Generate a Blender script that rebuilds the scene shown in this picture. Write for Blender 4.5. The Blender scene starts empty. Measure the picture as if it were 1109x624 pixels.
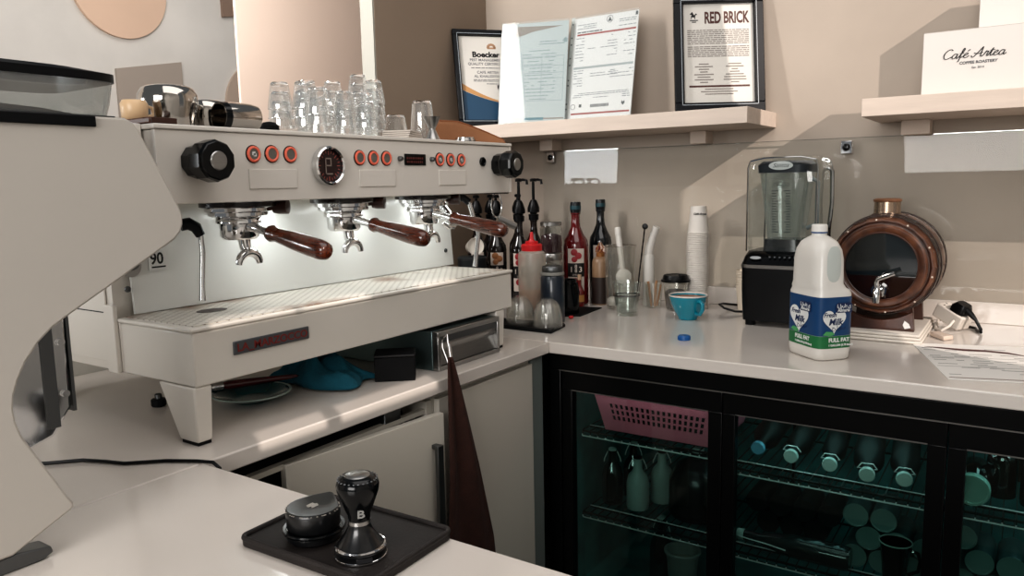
import bpy, bmesh, math, random
from mathutils import Vector, Matrix
PI = math.pi
sin, cos = math.sin, math.cos
S = bpy.context.scene
COL = S.collection
random.seed(7)

# ------------------------------------------------------------------ materials
def lin(h):
    h = h.lstrip('#')
    out = []
    for i in (0, 2, 4):
        c = int(h[i:i+2], 16) / 255
        out.append(c / 12.92 if c <= 0.04045 else ((c + 0.055) / 1.055) ** 2.4)
    return (*out, 1.0)

MATS = {}
def mat(name, hexc, rough=0.5, metal=0.0, noise=0.0, nscale=8.0, bump=0.0, bscale=60.0, coat=0.0, spec=0.5, stretch=None, emit=None, dark=None):
    if name in MATS: return MATS[name]
    m = bpy.data.materials.new(name); m.use_nodes = True
    nt = m.node_tree; b = nt.nodes['Principled BSDF']
    c = lin(hexc)
    b.inputs['Base Color'].default_value = c
    b.inputs['Roughness'].default_value = rough
    b.inputs['Metallic'].default_value = metal
    b.inputs['Specular IOR Level'].default_value = spec
    if coat: b.inputs['Coat Weight'].default_value = coat; b.inputs['Coat Roughness'].default_value = 0.08
    tc = nt.nodes.new('ShaderNodeTexCoord')
    src = tc.outputs['Object']
    if stretch:
        mp = nt.nodes.new('ShaderNodeMapping'); mp.inputs['Scale'].default_value = stretch
        nt.links.new(src, mp.inputs['Vector']); src = mp.outputs['Vector']
    if noise > 0:
        n = nt.nodes.new('ShaderNodeTexNoise'); n.inputs['Scale'].default_value = nscale; n.inputs['Detail'].default_value = 6
        nt.links.new(src, n.inputs['Vector'])
        r = nt.nodes.new('ShaderNodeValToRGB')
        d = lin(dark) if dark else tuple(x * (1 - noise) for x in c[:3]) + (1,)
        l = tuple(min(1, x * (1 + noise * 0.6)) for x in c[:3]) + (1,)
        r.color_ramp.elements[0].position = 0.3; r.color_ramp.elements[0].color = d
        r.color_ramp.elements[1].position = 0.72; r.color_ramp.elements[1].color = l
        nt.links.new(n.outputs['Fac'], r.inputs['Fac']); nt.links.new(r.outputs['Color'], b.inputs['Base Color'])
    if bump > 0:
        n2 = nt.nodes.new('ShaderNodeTexNoise'); n2.inputs['Scale'].default_value = bscale; n2.inputs['Detail'].default_value = 4
        nt.links.new(src, n2.inputs['Vector'])
        bp = nt.nodes.new('ShaderNodeBump'); bp.inputs['Strength'].default_value = bump; bp.inputs['Distance'].default_value = 0.004
        nt.links.new(n2.outputs['Fac'], bp.inputs['Height']); nt.links.new(bp.outputs['Normal'], b.inputs['Normal'])
    if emit:
        b.inputs['Emission Color'].default_value = lin(emit[0]); b.inputs['Emission Strength'].default_value = emit[1]
    MATS[name] = m
    return m

def clear(name, tint='#ffffff', edge=0.75, base=0.05, body=None, bodyw=0.0, rough=0.03, edgecol='#ffffff'):
    """thin clear glass or plastic: transparent straight on, reflecting at the edges; body adds a milky diffuse share"""
    if name in MATS: return MATS[name]
    m = bpy.data.materials.new(name); m.use_nodes = True
    nt = m.node_tree; nt.nodes.clear()
    out = nt.nodes.new('ShaderNodeOutputMaterial')
    tr = nt.nodes.new('ShaderNodeBsdfTransparent'); tr.inputs['Color'].default_value = lin(tint)
    gl = nt.nodes.new('ShaderNodeBsdfGlossy'); gl.inputs['Roughness'].default_value = rough; gl.inputs['Color'].default_value = lin(edgecol)
    lw = nt.nodes.new('ShaderNodeLayerWeight'); lw.inputs['Blend'].default_value = 0.35
    mr = nt.nodes.new('ShaderNodeMapRange'); mr.inputs['To Min'].default_value = base; mr.inputs['To Max'].default_value = edge
    pw = nt.nodes.new('ShaderNodeMath'); pw.operation = 'POWER'; pw.inputs[1].default_value = 2.2
    nt.links.new(lw.outputs['Facing'], pw.inputs[0]); nt.links.new(pw.outputs[0], mr.inputs['Value'])
    mx = nt.nodes.new('ShaderNodeMixShader')
    nt.links.new(mr.outputs['Result'], mx.inputs['Fac'])
    last = tr.outputs['BSDF']
    if body:
        df = nt.nodes.new('ShaderNodeBsdfDiffuse'); df.inputs['Color'].default_value = lin(body)
        m2 = nt.nodes.new('ShaderNodeMixShader'); m2.inputs['Fac'].default_value = bodyw
        nt.links.new(tr.outputs['BSDF'], m2.inputs[1]); nt.links.new(df.outputs['BSDF'], m2.inputs[2])
        last = m2.outputs['Shader']
    nt.links.new(last, mx.inputs[1]); nt.links.new(gl.outputs['BSDF'], mx.inputs[2])
    nt.links.new(mx.outputs['Shader'], out.inputs['Surface'])
    MATS[name] = m
    return m

# ------------------------------------------------------------------ mesh building
class MB:
    def __init__(s): s.bm = bmesh.new(); s.mi = 0
    def _tag(s, faces):
        for f in faces: f.material_index = s.mi
    def box(s, x0, x1, y0, y1, z0, z1, M=None):
        vs = [s.bm.verts.new((x, y, z)) for z in (z0, z1) for y in (y0, y1) for x in (x0, x1)]
        fs = [s.bm.faces.new([vs[i] for i in f]) for f in ((0,2,3,1),(4,5,7,6),(0,1,5,4),(2,6,7,3),(0,4,6,2),(1,3,7,5))]
        s._tag(fs)
        if M is not None: bmesh.ops.transform(s.bm, matrix=M, verts=vs)
        return s
    def lathe(s, prof, c=(0,0,0), n=32, M=None, a0=0.0, a1=2*PI):
        full = abs(a1 - a0 - 2*PI) < 1e-6
        k = n if full else n + 1
        rings = []; vs = []
        for r, z in prof:
            if r < 1e-6:
                v = s.bm.verts.new((0, 0, z)); rings.append([v]); vs.append(v)
            else:
                ring = [s.bm.verts.new((r*cos(a0+(a1-a0)*i/n), r*sin(a0+(a1-a0)*i/n), z)) for i in range(k)]
                rings.append(ring); vs += ring
        fs = []
        for A, B in zip(rings, rings[1:]):
            rng = range(n) if full else range(n)
            for i in rng:
                j = (i+1) % k if full else i+1
                if len(A) == 1 and len(B) == 1: continue
                if len(A) == 1: fs.append(s.bm.faces.new((A[0], B[j], B[i])))
                elif len(B) == 1: fs.append(s.bm.faces.new((A[i], A[j], B[0])))
                else: fs.append(s.bm.faces.new((A[i], A[j], B[j], B[i])))
        s._tag(fs)
        T = Matrix.Translation(Vector(c))
        bmesh.ops.transform(s.bm, matrix=T @ M if M is not None else T, verts=vs)
        return s
    def cyl(s, p, q, r, n=20, r2=None):
        p = Vector(p); q = Vector(q); d = q - p
        L = d.length; Mx = d.to_track_quat('Z', 'Y').to_matrix().to_4x4()
        r2 = r if r2 is None else r2
        return s.lathe([(0,0),(r,0),(r2,L),(0,L)], c=p, n=n, M=Mx)
    def rod(s, prof, p, q, n=20):
        """lathe whose axis runs from p towards q; prof z in metres from p"""
        p = Vector(p); q = Vector(q)
        return s.lathe(prof, c=p, n=n, M=(q-p).to_track_quat('Z', 'Y').to_matrix().to_4x4())
    def tube(s, pts, r, n=10, closed=False):
        P = [Vector(p) for p in pts]; m = len(P)
        rr = r if isinstance(r, (list, tuple)) else [r]*m
        rings = []; up = None
        for i, p in enumerate(P):
            if closed: t = P[(i+1) % m] - P[i-1]
            else: t = (P[min(i+1, m-1)] - P[max(i-1, 0)])
            t.normalize()
            if up is None:
                up = Vector((0,0,1)) if abs(t.z) < 0.9 else Vector((1,0,0))
            a = t.cross(up)
            if a.length < 1e-5: a = t.orthogonal()
            a.normalize(); b = a.cross(t).normalized(); up = b
            rings.append([s.bm.verts.new(p + (a*cos(2*PI*k/n) + b*sin(2*PI*k/n))*rr[i]) for k in range(n)])
        fs = []
        pairs = list(zip(rings, rings[1:])) + ([(rings[-1], rings[0])] if closed else [])
        for A, B in pairs:
            for k in range(n): fs.append(s.bm.faces.new((A[k], A[(k+1) % n], B[(k+1) % n], B[k])))
        if not closed:
            fs.append(s.bm.faces.new(rings[0][::-1])); fs.append(s.bm.faces.new(rings[-1]))
        s._tag(fs); return s
    def prism(s, poly, plane, a, b, M=None):
        def p3(u, v, w):
            return {'XY': (u, v, w), 'YZ': (w, u, v), 'XZ': (u, w, v)}[plane]
        A = [s.bm.verts.new(p3(u, v, a)) for u, v in poly]; B = [s.bm.verts.new(p3(u, v, b)) for u, v in poly]
        n = len(poly); fs = []
        fs.append(s.bm.faces.new(A)); fs.append(s.bm.faces.new(B[::-1]))
        for i in range(n): fs.append(s.bm.faces.new((A[i], B[i], B[(i+1) % n], A[(i+1) % n])))
        bmesh.ops.recalc_face_normals(s.bm, faces=fs)
        s._tag(fs)
        if M is not None: bmesh.ops.transform(s.bm, matrix=M, verts=A+B)
        return s
    def loft(s, rings, n=36, e=4.0, M=None, cap=True):
        """stack of superellipse rings (cx, cy, z, ax, ay[, e])"""
        R = []; vs = []
        for g in rings:
            ee = g[5] if len(g) > 5 else e
            ring = []
            for k in range(n):
                t = 2*PI*(k+0.5)/n
                c, q = cos(t), sin(t)
                x = math.copysign(abs(c)**(2/ee), c)*g[3]; y = math.copysign(abs(q)**(2/ee), q)*g[4]
                ring.append(s.bm.verts.new((g[0]+x, g[1]+y, g[2])))
            R.append(ring); vs += ring
        fs = []
        for A, B in zip(R, R[1:]):
            for k in range(n): fs.append(s.bm.faces.new((A[k], A[(k+1) % n], B[(k+1) % n], B[k])))
        if cap: fs.append(s.bm.faces.new(R[0][::-1])); fs.append(s.bm.faces.new(R[-1]))
        s._tag(fs)
        if M is not None: bmesh.ops.transform(s.bm, matrix=M, verts=vs)
        return s
    def poly(s, pts):
        f = s.bm.faces.new([s.bm.verts.new(p) for p in pts]); s._tag([f]); return s
    def grid(s, fn, nu, nv, closed_u=False):
        V = [[s.bm.verts.new(fn(i/nu, j/nv)) for i in range(nu if closed_u else nu+1)] for j in range(nv+1)]
        fs = []; w = len(V[0])
        for j in range(nv):
            for i in range(nu):
                k = (i+1) % w if closed_u else i+1
                fs.append(s.bm.faces.new((V[j][i], V[j][k], V[j+1][k], V[j+1][i])))
        s._tag(fs); return s
    def text(s, txt, size, M, align='LEFT', shear=0.0, depth=0.0004, bold=0.0, sx=1.0):
        cu = bpy.data.curves.new('lettering', 'FONT'); cu.body = txt; cu.size = size; cu.align_x = align; cu.shear = shear
        cu.extrude = depth; cu.resolution_u = 3; cu.offset = bold; cu.fill_mode = 'BOTH'
        ob = bpy.data.objects.new('lettering', cu); COL.objects.link(ob)
        bpy.context.view_layer.update()
        me = bpy.data.meshes.new_from_object(ob.evaluated_get(bpy.context.evaluated_depsgraph_get()))
        COL.objects.unlink(ob); bpy.data.objects.remove(ob); bpy.data.curves.remove(cu)
        me.transform(M @ Matrix.Diagonal((sx, 1, 1, 1)))
        k = len(s.bm.faces); s.bm.from_mesh(me); s.bm.faces.ensure_lookup_table()
        s._tag(s.bm.faces[k:]); bpy.data.meshes.remove(me)
        return s

def frame(o, right, up):
    """matrix whose local x runs along right, y along up (for lettering on a surface)"""
    r = Vector(right).normalized(); u = Vector(up); u = (u - r*u.dot(r)).normalized(); n = r.cross(u)
    M = Matrix((r, u, n)).transposed().to_4x4(); M.translation = Vector(o); return M

def root_of(o):
    while o.parent: o = o.parent
    return o

def obj(name, mb, m, parent=None, smooth=40, bevel=0.0, seg=2, local=False, label=None, fix=True):
    """link a finished shape as ONE mesh object; shapes are given in world metres unless local"""
    if fix: bmesh.ops.recalc_face_normals(mb.bm, faces=mb.bm.faces)
    me = bpy.data.meshes.new(name); mb.bm.to_mesh(me); mb.bm.free()
    for x in (m if isinstance(m, (list, tuple)) else [m]): me.materials.append(x)
    o = bpy.data.objects.new(name, me); COL.objects.link(o)
    if parent is not None:
        o.parent = parent
        if not local:
            rt = root_of(parent)
            me.transform(Matrix.LocRotScale(rt.location, rt.rotation_euler, rt.scale).inverted())
    if smooth:
        me.polygons.foreach_set('use_smooth', [True]*len(me.polygons))
        me.set_sharp_from_angle(angle=math.radians(smooth))
    if bevel:
        b = o.modifiers.new('soft_edges', 'BEVEL'); b.width = bevel; b.segments = seg; b.limit_method = 'ANGLE'; b.angle_limit = math.radians(50)
    if label: o['label'] = label
    return o

def thing(name, label, cat, loc=(0,0,0), rotz=0.0, group=None):
    o = bpy.data.objects.new(name, None); COL.objects.link(o); o.empty_display_size = 0.03
    o.location = loc; o.rotation_euler = (0, 0, rotz); o['label'] = label; o['category'] = cat
    if group: o['group'] = group
    return o
def tag(o, label, cat, group=None, at=None):
    o['label'] = label; o['category'] = cat
    if group: o['group'] = group
    if at is not None:      # move the origin of a single-mesh thing to its base
        o.data.transform(Matrix.Translation(-Vector(at))); o.location = at
    return o
def struct(name, mb, m, **k):
    o = obj(name, mb, m, **k); o['kind'] = 'structure'; return o
def dup(rt, loc, rotz=0.0, label=None, group=None):
    r = rt.copy(); COL.objects.link(r); r.location = loc; r.rotation_euler = (0, 0, rotz)
    if label: r['label'] = label
    if group: r['group'] = group
    for ch in list(rt.children):
        c = ch.copy(); COL.objects.link(c); c.parent = r
        for g in list(ch.children):
            d = g.copy(); COL.objects.link(d); d.parent = c
    return r
ORD = ['topmost','second','third','fourth','fifth','sixth','seventh','eighth','ninth','tenth','eleventh','twelfth','thirteenth','fourteenth','fifteenth','sixteenth','seventeenth','eighteenth','nineteenth','twentieth']
def ordw(i):
    if i < 20: return ORD[i]
    t, u = divmod(i+1, 10)
    tens = {2:'twenty',3:'thirty',4:'forty'}[t]
    return {2:'twentieth',3:'thirtieth',4:'fortieth'}[t] if u == 0 else tens+'-'+['','first','second','third','fourth','fifth','sixth','seventh','eighth','ninth'][u]

def solid_glass(name, tint='#ffffff', ior=1.42, rough=0.0):
    if name in MATS: return MATS[name]
    m = bpy.data.materials.new(name); m.use_nodes = True
    nt = m.node_tree; nt.nodes.clear()
    out = nt.nodes.new('ShaderNodeOutputMaterial'); g = nt.nodes.new('ShaderNodeBsdfGlass')
    g.inputs['Color'].default_value = lin(tint); g.inputs['IOR'].default_value = ior; g.inputs['Roughness'].default_value = rough
    nt.links.new(g.outputs['BSDF'], out.inputs['Surface']); MATS[name] = m
    return m
# palette
WHITE   = mat('enamel_white', '#d6d1c9', 0.32, noise=0.03, nscale=3, coat=0.25)
PANEL   = mat('enamel_panel', '#d8d3cc', 0.38, noise=0.04, nscale=3)
SPLASHW = mat('enamel_cool', '#dddedb', 0.25, noise=0.03, nscale=2, coat=0.3)
CHROME  = mat('chrome', '#d8d8d8', 0.08, 1.0)
STEEL   = mat('brushed_steel', '#a9a8a6', 0.3, 1.0, noise=0.08, nscale=30, stretch=(1,1,14))
STEELD  = mat('dull_steel', '#6d6f70', 0.38, 1.0)
BLACK   = mat('black_plastic', '#0a0b0d', 0.35, spec=0.25)
BLACKG  = mat('black_gloss', '#06080a', 0.16, spec=0.35)
BLACKM  = mat('black_rubber', '#0d0e10', 0.65, spec=0.2, bump=0.15, bscale=300)
WOOD    = mat('walnut_handle', '#5a2a17', 0.22, noise=0.55, nscale=18, stretch=(1.5,14,14), coat=0.6, dark='#2a1009')
QUARTZ  = mat('white_quartz', '#d1cac3', 0.14, noise=0.03, nscale=5, coat=0.15)
QEDGE   = QUARTZ
CABINET = mat('cream_laminate', '#c2bdb3', 0.3, noise=0.03, nscale=2)
GLASS   = clear('thin_glass', '#f7fbfa', 0.85, 0.06)
INK     = mat('ink_grey', '#6e6f72', 0.8)
INKD    = mat('ink_black', '#141416', 0.7)
PAPER   = mat('paper_white', '#d8d8d6', 0.75)
REDINK  = mat('ink_red', '#a03c34', 0.7)
LOOK = 'Medium High Contrast'; EXPO = -0.24

# ------------------------------------------------------------------ setting
YB = 0.845; XL = -0.79
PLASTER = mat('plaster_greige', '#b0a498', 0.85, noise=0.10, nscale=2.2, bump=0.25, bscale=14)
PLASTERD = mat('plaster_taupe_shade', '#8d7d6e', 0.88, noise=0.06, nscale=2.0, bump=0.2, bscale=14)  # left wall plaster, darkened to hold its shadow tone
PLASTERW = mat('plaster_white', '#d4d0ca', 0.9, noise=0.14, nscale=1.6, bump=0.2, bscale=6)
JAMB = mat('jamb_shade_grey', '#9a9890', 0.85)  # wall end greyed for the cool shade on it
NICHE = mat('niche_blush', '#d8bba5', 0.9, noise=0.1, nscale=1.2)
NICHEG = mat('niche_grey', '#a59a90', 0.9)
FLOORM = mat('floor_tile', '#4a4744', 0.5, noise=0.1, nscale=3)

struct('floor', MB().box(-3.9, 3.0, -4.5, 4.2, -0.1, 0), FLOORM)
struct('wall_back', MB().box(XL-0.06, 2.4, YB, YB+0.12, 0, 2.9), PLASTER, smooth=0)
# left wall: full height near the corner, a low wall beside the machine
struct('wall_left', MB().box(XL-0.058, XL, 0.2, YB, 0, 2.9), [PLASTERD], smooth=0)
struct('trim_1', MB().box(XL-0.058, XL-0.001, 0.192, 0.1995, 0, 2.9), JAMB, smooth=0)
struct('wall_low', MB().box(XL-0.058, XL, -2.4, 0.1915, 0, 1.16), mat('low_wall', '#b5b2aa', 0.8), smooth=0)
# wide pillar in the next room, seen past the end of the left wall
struct('wall_pillar', MB().box(-1.312, -1.3, 0.036, 1.4, 0, 3.4), mat('pillar_blush', '#cfbcae', 0.88, noise=0.04, nscale=2), smooth=0)
# far plaster wall of the next room with round, square and arched recesses
FW = -3.2
w = MB(); w.box(FW-0.2, FW, -3.2, 4.0, 0, 3.6)
struct('wall_far', w, PLASTERW, smooth=0)
def disc_poly(cy, cz, r, a0=0, a1=2*PI, n=40): return [(cy + r*cos(a0+(a1-a0)*i/n), cz + r*sin(a0+(a1-a0)*i/n)) for i in range(n + (0 if abs(a1-a0-2*PI) < 1e-6 else 1))]
struct('trim_2', MB().prism(disc_poly(0.72, 2.455, 0.275), 'YZ', FW, FW+0.02), NICHE)
struct('trim_3', MB().prism([(0.66, 1.70), (1.064, 1.70), (1.062, 2.09), (0.66, 2.01)], 'YZ', FW, FW+0.02), NICHEG)
struct('trim_4', MB().prism([(1.375, 2.40), (1.62, 2.45), (1.62, 3.0), (1.37, 3.0)], 'YZ', FW, FW+0.02), mat('niche_brown', '#8a7567', 0.9))
struct('trim_5', MB().prism(disc_poly(1.66, 1.86, 0.30, 0, PI) + [(1.36, 1.4), (1.96, 1.4)][:2], 'YZ', FW, FW+0.02), mat('niche_tan', '#b5a394', 0.9))
# added wall out of view, its opening limiting the sun to the back wall
RX = 2.42
def sun_mask_wall():
    m = MB(); x0, x1 = RX, RX+0.12
    ya, yb, za, zb = -0.47, 0.50, 1.15, 3.5
    m.box(x0, x1, yb, YB+0.12, 0, 6.5); m.box(x0, x1, ya, yb, 0, za); m.box(x0, x1, ya, yb, zb, 6.5)
    # thin added screen whose slots shape the sun strips on worktop and tray
    x1 = x0 + 0.004; zc = 0
    for z0, z1, segs in SL:
        m.box(x0, x1, -4.4, ya, zc, z0); y = -4.4
        for y0, y1 in segs: m.box(x0, x1, y, y0, z0, z1); y = y1
        m.box(x0, x1, y, ya, z0, z1); zc = z1
    m.box(x0, x1, -4.4, ya, zc, 6.5)
    return m
# sun travels along SUN
SUN = Vector((-0.57, 0.315, -0.36)).normalized()
def back(x, y, z):   # where the ray that lands on (x, y, z) crosses the added sun wall
    t = (RX - x) / SUN.x; return (y + SUN.y*t, z + SUN.z*t)
sl = []
for x, z, hh, segs in ((-0.020, 0.9, 0.052, ((-0.955,-0.80),(-0.765,-0.475))), (-0.092, 1.106, 0.044, ((-0.985,-0.800),(-0.785,-0.60),(-0.45,-0.30)))):
    c = back(x, 0, z); sl.append((c[1]-hh/2, c[1]+hh/2, [(c[0]+a, c[0]+b) for a, b in segs]))
SL = sl
struct('sun_mask_wall', sun_mask_wall(), PLASTERW, smooth=0)

# ------------------------------------------------------------------ worktops
ZT = 0.9; TH = 0.032
t = thing('worktop', 'white quartz worktop along the back wall above the black bottle cooler', 'worktop', (0.8, 0.42, ZT-TH))
obj('slab', MB().box(XL+0.002, 2.2, 0.0005, YB-0.002, ZT-TH, ZT), QUARTZ, t, bevel=0.003)
obj('upstand', MB().box(XL+0.002, 2.2, YB-0.014, YB-0.002, ZT, 0.962), QUARTZ, t, bevel=0.002)
tag(obj('worktop', MB().box(XL+0.002, -0.0016, -1.74, -0.0005, ZT-TH, ZT), QUARTZ, bevel=0.003), 'white quartz worktop under the espresso machine', 'worktop', at=(-0.4, -0.8, ZT-TH))
tag(obj('worktop', MB().box(0.0008, 1.6, -1.74, -1.072, ZT-TH, ZT), QUARTZ, bevel=0.003), 'white quartz peninsula worktop carrying the tamping mat in the foreground', 'worktop', at=(0.8, -1.4, ZT-TH))

# cabinets below
DARKIN = mat('interior_shade', '#0b0b0c', 0.8)
t = thing('base_cabinet', 'cream under-counter cabinet with its door ajar below the espresso machine', 'cabinet', (-0.4, -0.75, 0.0))
c = MB(); c.box(-0.74, -0.03, -1.07, -1.05, 0.001, 0.85); c.box(-0.74, -0.03, -0.49, -0.472, 0.001, 0.85)
c.box(-0.74, -0.72, -1.05, -0.49, 0.001, 0.85); c.box(-0.72, -0.03, -1.05, -0.49, 0.06, 0.08)
obj('carcass', c, CABINET, t)
obj('shade_block', MB().box(-0.7, -0.10, -1.045, -0.495, 0.1, 0.82), DARKIN, t)  # solid dark block standing for the shade inside the cabinet
obj('rail', MB().box(-0.050, -0.034, -1.05, -0.49, 0.822, 0.832), CABINET, t)
obj('hinge_post', MB().box(-0.09, -0.035, -0.62, -0.57, 0.4, 0.862), STEELD, t, bevel=0.002)
Md = Matrix.Translation((-0.024, -0.893, 0)) @ Matrix.Rotation(-math.radians(6.2), 4, 'Z')
door = obj('door', MB().box(-0.018, 0.0, 0.0, 0.405, 0.09, 0.832, M=Md), CABINET, t, bevel=0.0015)
h = MB(); h.box(0.012, 0.022, 0.362, 0.380, 0.50, 0.770, M=Md); h.box(0.0, 0.014, 0.364, 0.378, 0.760, 0.770, M=Md); h.box(0.0, 0.014, 0.364, 0.378, 0.50, 0.51, M=Md)
obj('handle', h, STEELD, door, bevel=0.0015)
t = thing('base_cabinet', 'cream plain-fronted corner cabinet behind the hanging brown cloth', 'cabinet', (-0.4, -0.25, 0.0))
obj('carcass', MB().box(-0.74, -0.03, -0.468, -0.012, 0.001, 0.862), CABINET, t)
obj('front_panel', MB().box(-0.0295, -0.014, -0.466, -0.07, 0.06, 0.852), CABINET, t, bevel=0.001)
obj('filler_strip', MB().box(-0.0295, -0.018, -0.066, -0.012, 0.001, 0.866), mat('filler_grey', '#6f7673', 0.5), t, bevel=0.001)
t = thing('base_cabinet', 'cream cabinet under the peninsula worktop', 'cabinet', (0.8, -1.4, 0.0))
obj('carcass', MB().box(0.03, 1.57, -1.70, -1.09, 0.001, 0.866), CABINET, t)
obj('plinth', MB().box(0.05, 1.55, -1.6895, -1.0899, 0.001, 0.08), STEELD, t)

# ------------------------------------------------------------------ camera
cam = bpy.data.cameras.new('camera'); co = bpy.data.objects.new('camera', cam); COL.objects.link(co)
Rm = Matrix(((0.830755, -0.058509, 0.553554), (0.55629, 0.122413, -0.821922), (-0.019673, 0.990753, 0.134243))).to_4x4()
Rm.translation = Vector((1.072549, -1.773156, 1.332))
co.matrix_world = Rm
cam.sensor_width = 36; cam.lens = 832.575/1109*36; cam.clip_start = 0.02
S.camera = co

# ------------------------------------------------------------------ light
W = bpy.data.worlds.new('world'); S.world = W; W.use_nodes = True
W.node_tree.nodes['Background'].inputs['Color'].default_value = (0.80, 0.84, 0.88, 1)
W.node_tree.nodes['Background'].inputs['Strength'].default_value = 0.22
def area(name, loc, look, sx, sy, power, col):
    l = bpy.data.lights.new(name, 'AREA'); l.shape = 'RECTANGLE'; l.size = sx; l.size_y = sy; l.energy = power; l.color = col
    o = bpy.data.objects.new(name, l); COL.objects.link(o); o.location = loc
    o.rotation_euler = (Vector(look) - Vector(loc)).to_track_quat('-Z', 'Y').to_euler(); return o
sl_ = bpy.data.lights.new('sun', 'SUN'); sl_.energy = 3.2; sl_.color = (1.0, 0.88, 0.80); sl_.angle = math.radians(0.25)
so = bpy.data.objects.new('sun', sl_); COL.objects.link(so); so.rotation_euler = SUN.to_track_quat('-Z', 'Y').to_euler()
area('window_light', (0.95, -3.9, 1.95), (0.1, 0.3, 1.1), 1.7, 1.2, 76, (1.0, 0.97, 0.94))
area('top_fill', (0.9, -0.9, 3.0), (0.4, -0.5, 0.9), 2.0, 2.0, 26, (1.0, 0.96, 0.93))  # added overhead fill that brightens the worktops
area('side_window_light', (-2.6, -3.2, 1.62), (0.0, -0.1, 1.05), 0.80, 0.60, 24, (0.95, 0.98, 1.0))
area('far_room_light', (-1.9, 0.6, 3.3), (-3.2, 0.7, 1.9), 2.0, 1.2, 18, (1.0, 0.96, 0.92))
area('pillar_fill', (-0.86, -0.75, 2.25), (-1.5, 0.55, 1.85), 0.25, 0.7, 27, (1.0, 0.96, 0.93))  # added fill lamp out of view, brightens the pillar
for yy in (-0.71, -0.44, -0.19): area('brew_light', (-0.215, yy, 1.3), (-0.225, yy, 1.1), 0.06, 0.20, 0.42, (0.96, 1.0, 0.99))
S.view_settings.view_transform = 'Standard'
S.view_settings.look = LOOK
S.view_settings.exposure = EXPO
S.cycles.max_bounces = 24; S.cycles.transmission_bounces = 24; S.cycles.diffuse_bounces = 4; S.cycles.transparent_max_bounces = 40; S.cycles.glossy_bounces = 5
S.cycles.caustics_reflective = False; S.cycles.caustics_refractive = False
BOE = (-0.610, 0.655, 0.84, 0.30)
RDB = (0.225, 0.700, 0.55, 0.17)
SLV_P = (-0.46, 0.650, 0.21, 0.12, -0.02)
PRM = (-0.215, 0.690, -0.05, 0.16, -0.01)

# ------------------------------------------------------------------ bottle cooler below the back worktop
FBLK = mat('cooler_black', '#040506', 0.3, spec=0.3)
FIN  = mat('cooler_lining', '#4a8c8d', 0.5, noise=0.55, nscale=9)
PANE = clear('cooler_pane', '#d3e2df', 0.45, 0.04)
WIRE = mat('shelf_wire', '#e3e9e8', 0.4, 0.0)
WIRED = mat('shelf_wire_shade', '#1a2424', 0.4, 0.5)  # same wire darkened, as seen against the bright back
FY = 0.03
t = thing('bottle_cooler', 'black three-door glass-fronted bottle cooler under the back worktop', 'cooler', (0.72, 0.4, 0.0))
c = MB()
X0, X1 = -0.012, 1.47
c.box(X0, X1, 0.76, 0.80, 0.002, 0.862)
c.box(X0, X0+0.03, FY+0.028, 0.76, 0.002, 0.862); c.box(X1-0.03, X1, FY+0.028, 0.76, 0.002, 0.862)
c.box(X0+0.03, X1-0.03, FY+0.028, 0.76, 0.79, 0.862); c.box(X0+0.03, X1-0.03, FY+0.028, 0.76, 0.002, 0.15)
obj('carcass', c, FBLK, t)
l = MB(); l.box(X0+0.031, X1-0.031, 0.752, 0.758, 0.151, 0.788); l.box(X0+0.031, X0+0.036, 0.09, 0.751, 0.151, 0.788); l.box(X0+0.036, X1-0.036, 0.09, 0.751, 0.151, 0.156)
obj('lining', l, FIN, t)
f = MB(); f.box(X0, X1, FY-0.012, FY+0.026, 0.822, 0.864); f.box(X0, X0+0.034, FY-0.012, FY+0.026, 0.06, 0.822); f.box(X1-0.034, X1, FY-0.012, FY+0.026, 0.06, 0.822); f.box(X0, X1, FY-0.004, FY+0.026, 0.002, 0.06)
obj('front_frame', f, FBLK, t, bevel=0.002)
obj('trim_rail', MB().box(0.02, X1-0.04, FY-0.0165, FY-0.0125, 0.8195, 0.8225), STEEL, t)
doors = [(0.024, 0.476, 0.055, 0.441), (0.478, 0.957, 0.508, 0.921), (0.959, 1.434, 0.993, 1.40)]
for i, (a, b, ga, gb) in enumerate(doors):
    d = MB(); y0, y1 = FY-0.008, FY+0.020
    gt, gb_ = 0.766, 0.14
    d.box(a, b, y0, y1, gt, 0.818); d.box(a, b, y0, y1, 0.066, gb_); d.box(a, ga, y0, y1, gb_, gt); d.box(gb, b, y0, y1, gb_, gt)
    dr = obj('door', d, FBLK, t, bevel=0.0015)
    obj('pane', MB().box(ga-0.002, gb+0.002, FY+0.004, FY+0.008, gb_-0.002, gt+0.002), PANE, dr, smooth=0)
    obj('glazing_bead', MB().box(ga, gb, FY-0.0095, FY-0.0075, gt-0.001, gt+0.0015), STEEL, dr, smooth=0)
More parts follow.
